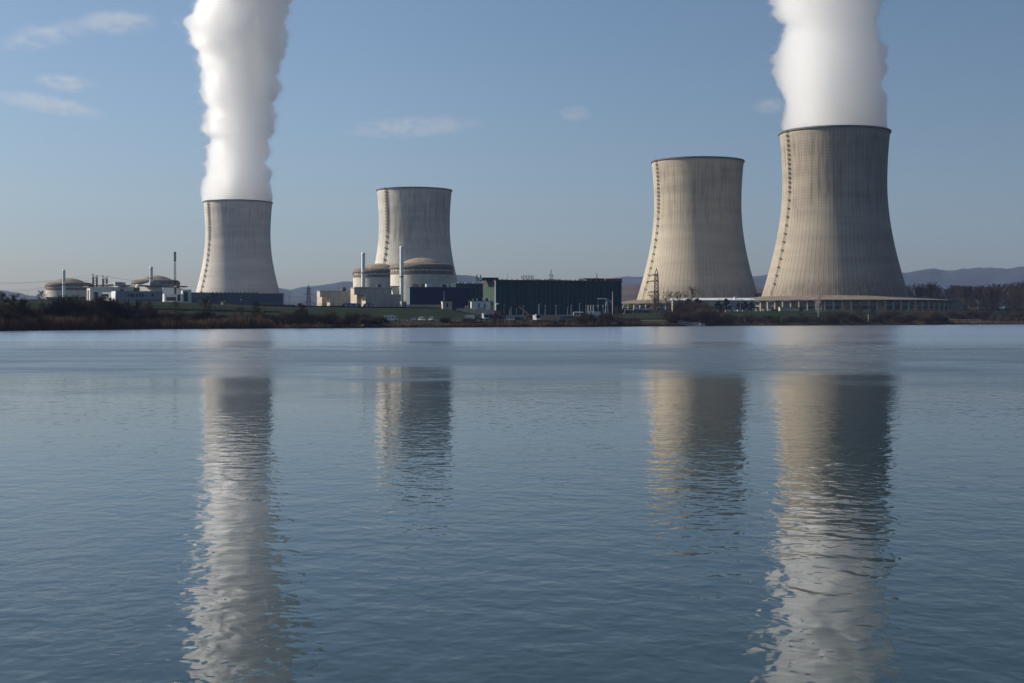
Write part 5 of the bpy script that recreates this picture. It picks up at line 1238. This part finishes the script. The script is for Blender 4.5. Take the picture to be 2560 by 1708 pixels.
# far wood behind the rightmost tower
def woodland():
    rng = random.Random(21); b = MB(); T, Cw = tree_meshes(901, .5, .1, 12, 5, 5, .5, .012)
    V = np.array(Cw.v + T.v); Fc = Cw.f + [tuple(i+len(Cw.v) for i in f) for f in T.f]; allv = []; allf = []; off = 0
    ytop = [(1885, 745), (1905, 747), (2200, 716), (2270, 714), (2300, 708), (2325, 704), (2345, 710), (2370, 713), (2400, 712), (2440, 716), (2500, 708), (2560, 702), (2700, 705)]
    for k in range(240):
        px = rng.uniform(2215, 2720) if k > 22 else rng.uniform(1870, 2000); D = rng.uniform(1500, 1900); h = ((Z(lin(ytop, px), D)-12)*rng.uniform(.78, 1.02) if k % 3 else rng.uniform(7, 13)) if k > 22 else rng.uniform(14, 20); a = rng.uniform(0, 6.28); w = h*rng.uniform(.7, 1.0) if k > 22 else h
        m = np.array([[math.cos(a)*w, -math.sin(a)*w, 0], [math.sin(a)*w, math.cos(a)*w, 0], [0, 0, h]]); allv.append(V@m.T + np.array([X(px, D), D, 11.0])); allf += [tuple(i+off for i in f) for f in Fc]; off += len(V)
    S2, C2 = bush_meshes(955, 40, .03); V2 = np.array(C2.v + S2.v); F2 = C2.f + [tuple(i+len(C2.v) for i in f) for f in S2.f]
    for k in range(150):
        px = rng.uniform(2300, 2720); D = rng.uniform(1420, 1520); h = rng.uniform(4.5, 8); w = rng.uniform(5, 9); a = rng.uniform(0, 6.28)
        m = np.array([[math.cos(a)*w, -math.sin(a)*w, 0], [math.sin(a)*w, math.cos(a)*w, 0], [0, 0, h]]); allv.append(V2@m.T + np.array([X(px, D), D, 10.0])); allf += [tuple(i+off for i in f) for f in F2]; off += len(V2)
    me = bpy.data.meshes.new('woodland'); me.from_pydata(np.concatenate(allv).tolist(), [], allf); me.update(); me.materials.append(M['twig_dark'])
    o = bpy.data.objects.new('woodland', me); COL.objects.link(o); tag(o, kind='stuff')
woodland()
def undergrowth():
    """a dense carpet of brown stalks that closes the gaps under the bank bushes"""
    rng = random.Random(5); b = MB()
    for (p0, p1, s0, s1, n, hh) in [(-60, 690, 6, 40, 9000, 2.2), (690, 965, 5, 34, 3600, 1.8), (1440, 1600, 3, 34, 2200, 1.7), (1685, 2370, 5, 60, 9500, 2.0), (2470, 2620, 16, 70, 2600, 2.4), (1120, 1440, 2, 20, 2400, .9), (2380, 2480, 55, 90, 1600, 2.0)]:
        for _ in range(n):
            px = rng.uniform(p0, p1); s = rng.uniform(s0, s1); p = at_s(px, s); h = hh*rng.uniform(.4, 1.2); w = rng.uniform(.08, .2); a = rng.uniform(0, PI); u = Vector((math.cos(a), math.sin(a), 0))*w; l = Vector((rng.uniform(-.4, .4)*h, rng.uniform(-.4, .4)*h, h))
            b.add([p-u, p+u, p+l*.7+u, p+l, p+l*.7-u], [(0,1,2,3,4)])
    o = b.build('undergrowth', M['twig_dark']); tag(o, kind='stuff')
undergrowth()

# ------------------------------------------------------------------ clouds, far beyond the haze
def cloud(label, px0, px1, y0, y1, D, dens, seed, tilt=0.0, thr=0.44):
    cx, cyy = (px0+px1)/2, (y0+y1)/2; rx = (px1-px0)/2/F*D; rz_ = (y1-y0)/2/F*D
    b = MB(); n = 24; rows = 12; vs = [(0, 0, -1)]
    for j in range(1, rows):
        th = PI*j/rows
        for k in range(n): a = 2*PI*k/n; vs.append((math.sin(th)*math.cos(a), math.sin(th)*math.sin(a), -math.cos(th)))
    vs.append((0, 0, 1)); fs = [(0, 1+(k+1) % n, 1+k) for k in range(n)]
    for j in range(rows-2):
        for k in range(n): fs.append((1+j*n+k, 1+j*n+(k+1) % n, 1+(j+1)*n+(k+1) % n, 1+(j+1)*n+k))
    e = len(vs)-1; fs += [(e, 1+(rows-2)*n+k, 1+(rows-2)*n+(k+1) % n) for k in range(n)]
    b.add(vs, fs)
    m = bpy.data.materials.new('cloud vapour'); m.use_nodes = True; t = NT(m); m.node_tree.nodes.remove(m.node_tree.nodes['Principled BSDF'])
    tc = t.n('ShaderNodeTexCoord'); ln = t.n('ShaderNodeVectorMath', operation='LENGTH'); t.L(tc.outputs['Object'], ln.inputs[0])
    ad = t.n('ShaderNodeVectorMath', operation='ADD'); t.L(tc.outputs['Object'], ad.inputs[0]); ad.inputs[1].default_value = (seed*3.7, seed*1.3, 0)
    asp = max(1.5, min(6, rx/rz_))
    nz = t.noise(ad.outputs[0], 1.5, 7, 0.64, stretch=(asp*.55, 1, 1.1))
    fall = t.rng(ln.outputs['Value'], 0.35, 1.0, 1.0, 0.0, True)
    d = t.math('MULTIPLY', t.math('MULTIPLY', t.rng(nz, thr, thr+.22, 0, 1, True), fall), dens)
    v = t.n('ShaderNodeVolumePrincipled'); v.inputs['Color'].default_value = (1, 1, 1, 1); v.inputs['Anisotropy'].default_value = 0.3; t.L(d, v.inputs['Density'])
    t.L(v.outputs[0], m.node_tree.nodes['Material Output'].inputs['Volume'])
    o = b.build('cloud', m); o.location = PT(cx, cyy, D); o.scale = (rx, rx*.5, rz_); o.rotation_euler = (0, R(tilt), 0)
    tag(o, label, 'cloud', 'small clouds in the blue sky')
cloud('largest pale cloud at the upper left, with a domed right end', 170, 420, 18, 96, 11000, .0029, 1, 0, .36)
cloud('long thin cloud trailing to the left picture edge below the largest cloud', -40, 270, 50, 125, 11200, .0018, 2, -12, .40)
cloud('small pale cloud left of the steam, second from the top', 70, 260, 180, 236, 11000, .0040, 3, 6, .38)
cloud('very faint straight streak of cloud above the far left domes', -60, 300, 232, 292, 11500, .0016, 4, 10, .34)
cloud('wide faint cloud in the sky between the two left towers', 820, 1250, 284, 352, 12000, .0013, 5, -3, .38)
cloud('small round pale cloud in the middle of the sky', 1385, 1490, 258, 312, 11000, .0034, 6, 0, .36)
cloud('little cloud touching the left side of the right steam column', 1870, 1985, 240, 292, 11000, .0042, 7, -4, .34)
# ------------------------------------------------------------------ haze
def make_haze():
    b = MB(); b.box(-7500, 7500, -300, 9700, -2, 640)
    m = bpy.data.materials.new('haze'); m.use_nodes = True; nt = m.node_tree; nt.nodes.remove(nt.nodes['Principled BSDF'])
    v = nt.nodes.new('ShaderNodeVolumePrincipled'); v.inputs['Color'].default_value = (0.42, 0.55, 0.95, 1); v.inputs['Density'].default_value = 4.3e-5; v.inputs['Anisotropy'].default_value = 0.0
    nt.links.new(v.outputs[0], nt.nodes['Material Output'].inputs['Volume'])
    o = b.build('haze', m); tag(o, kind='stuff')
make_haze()
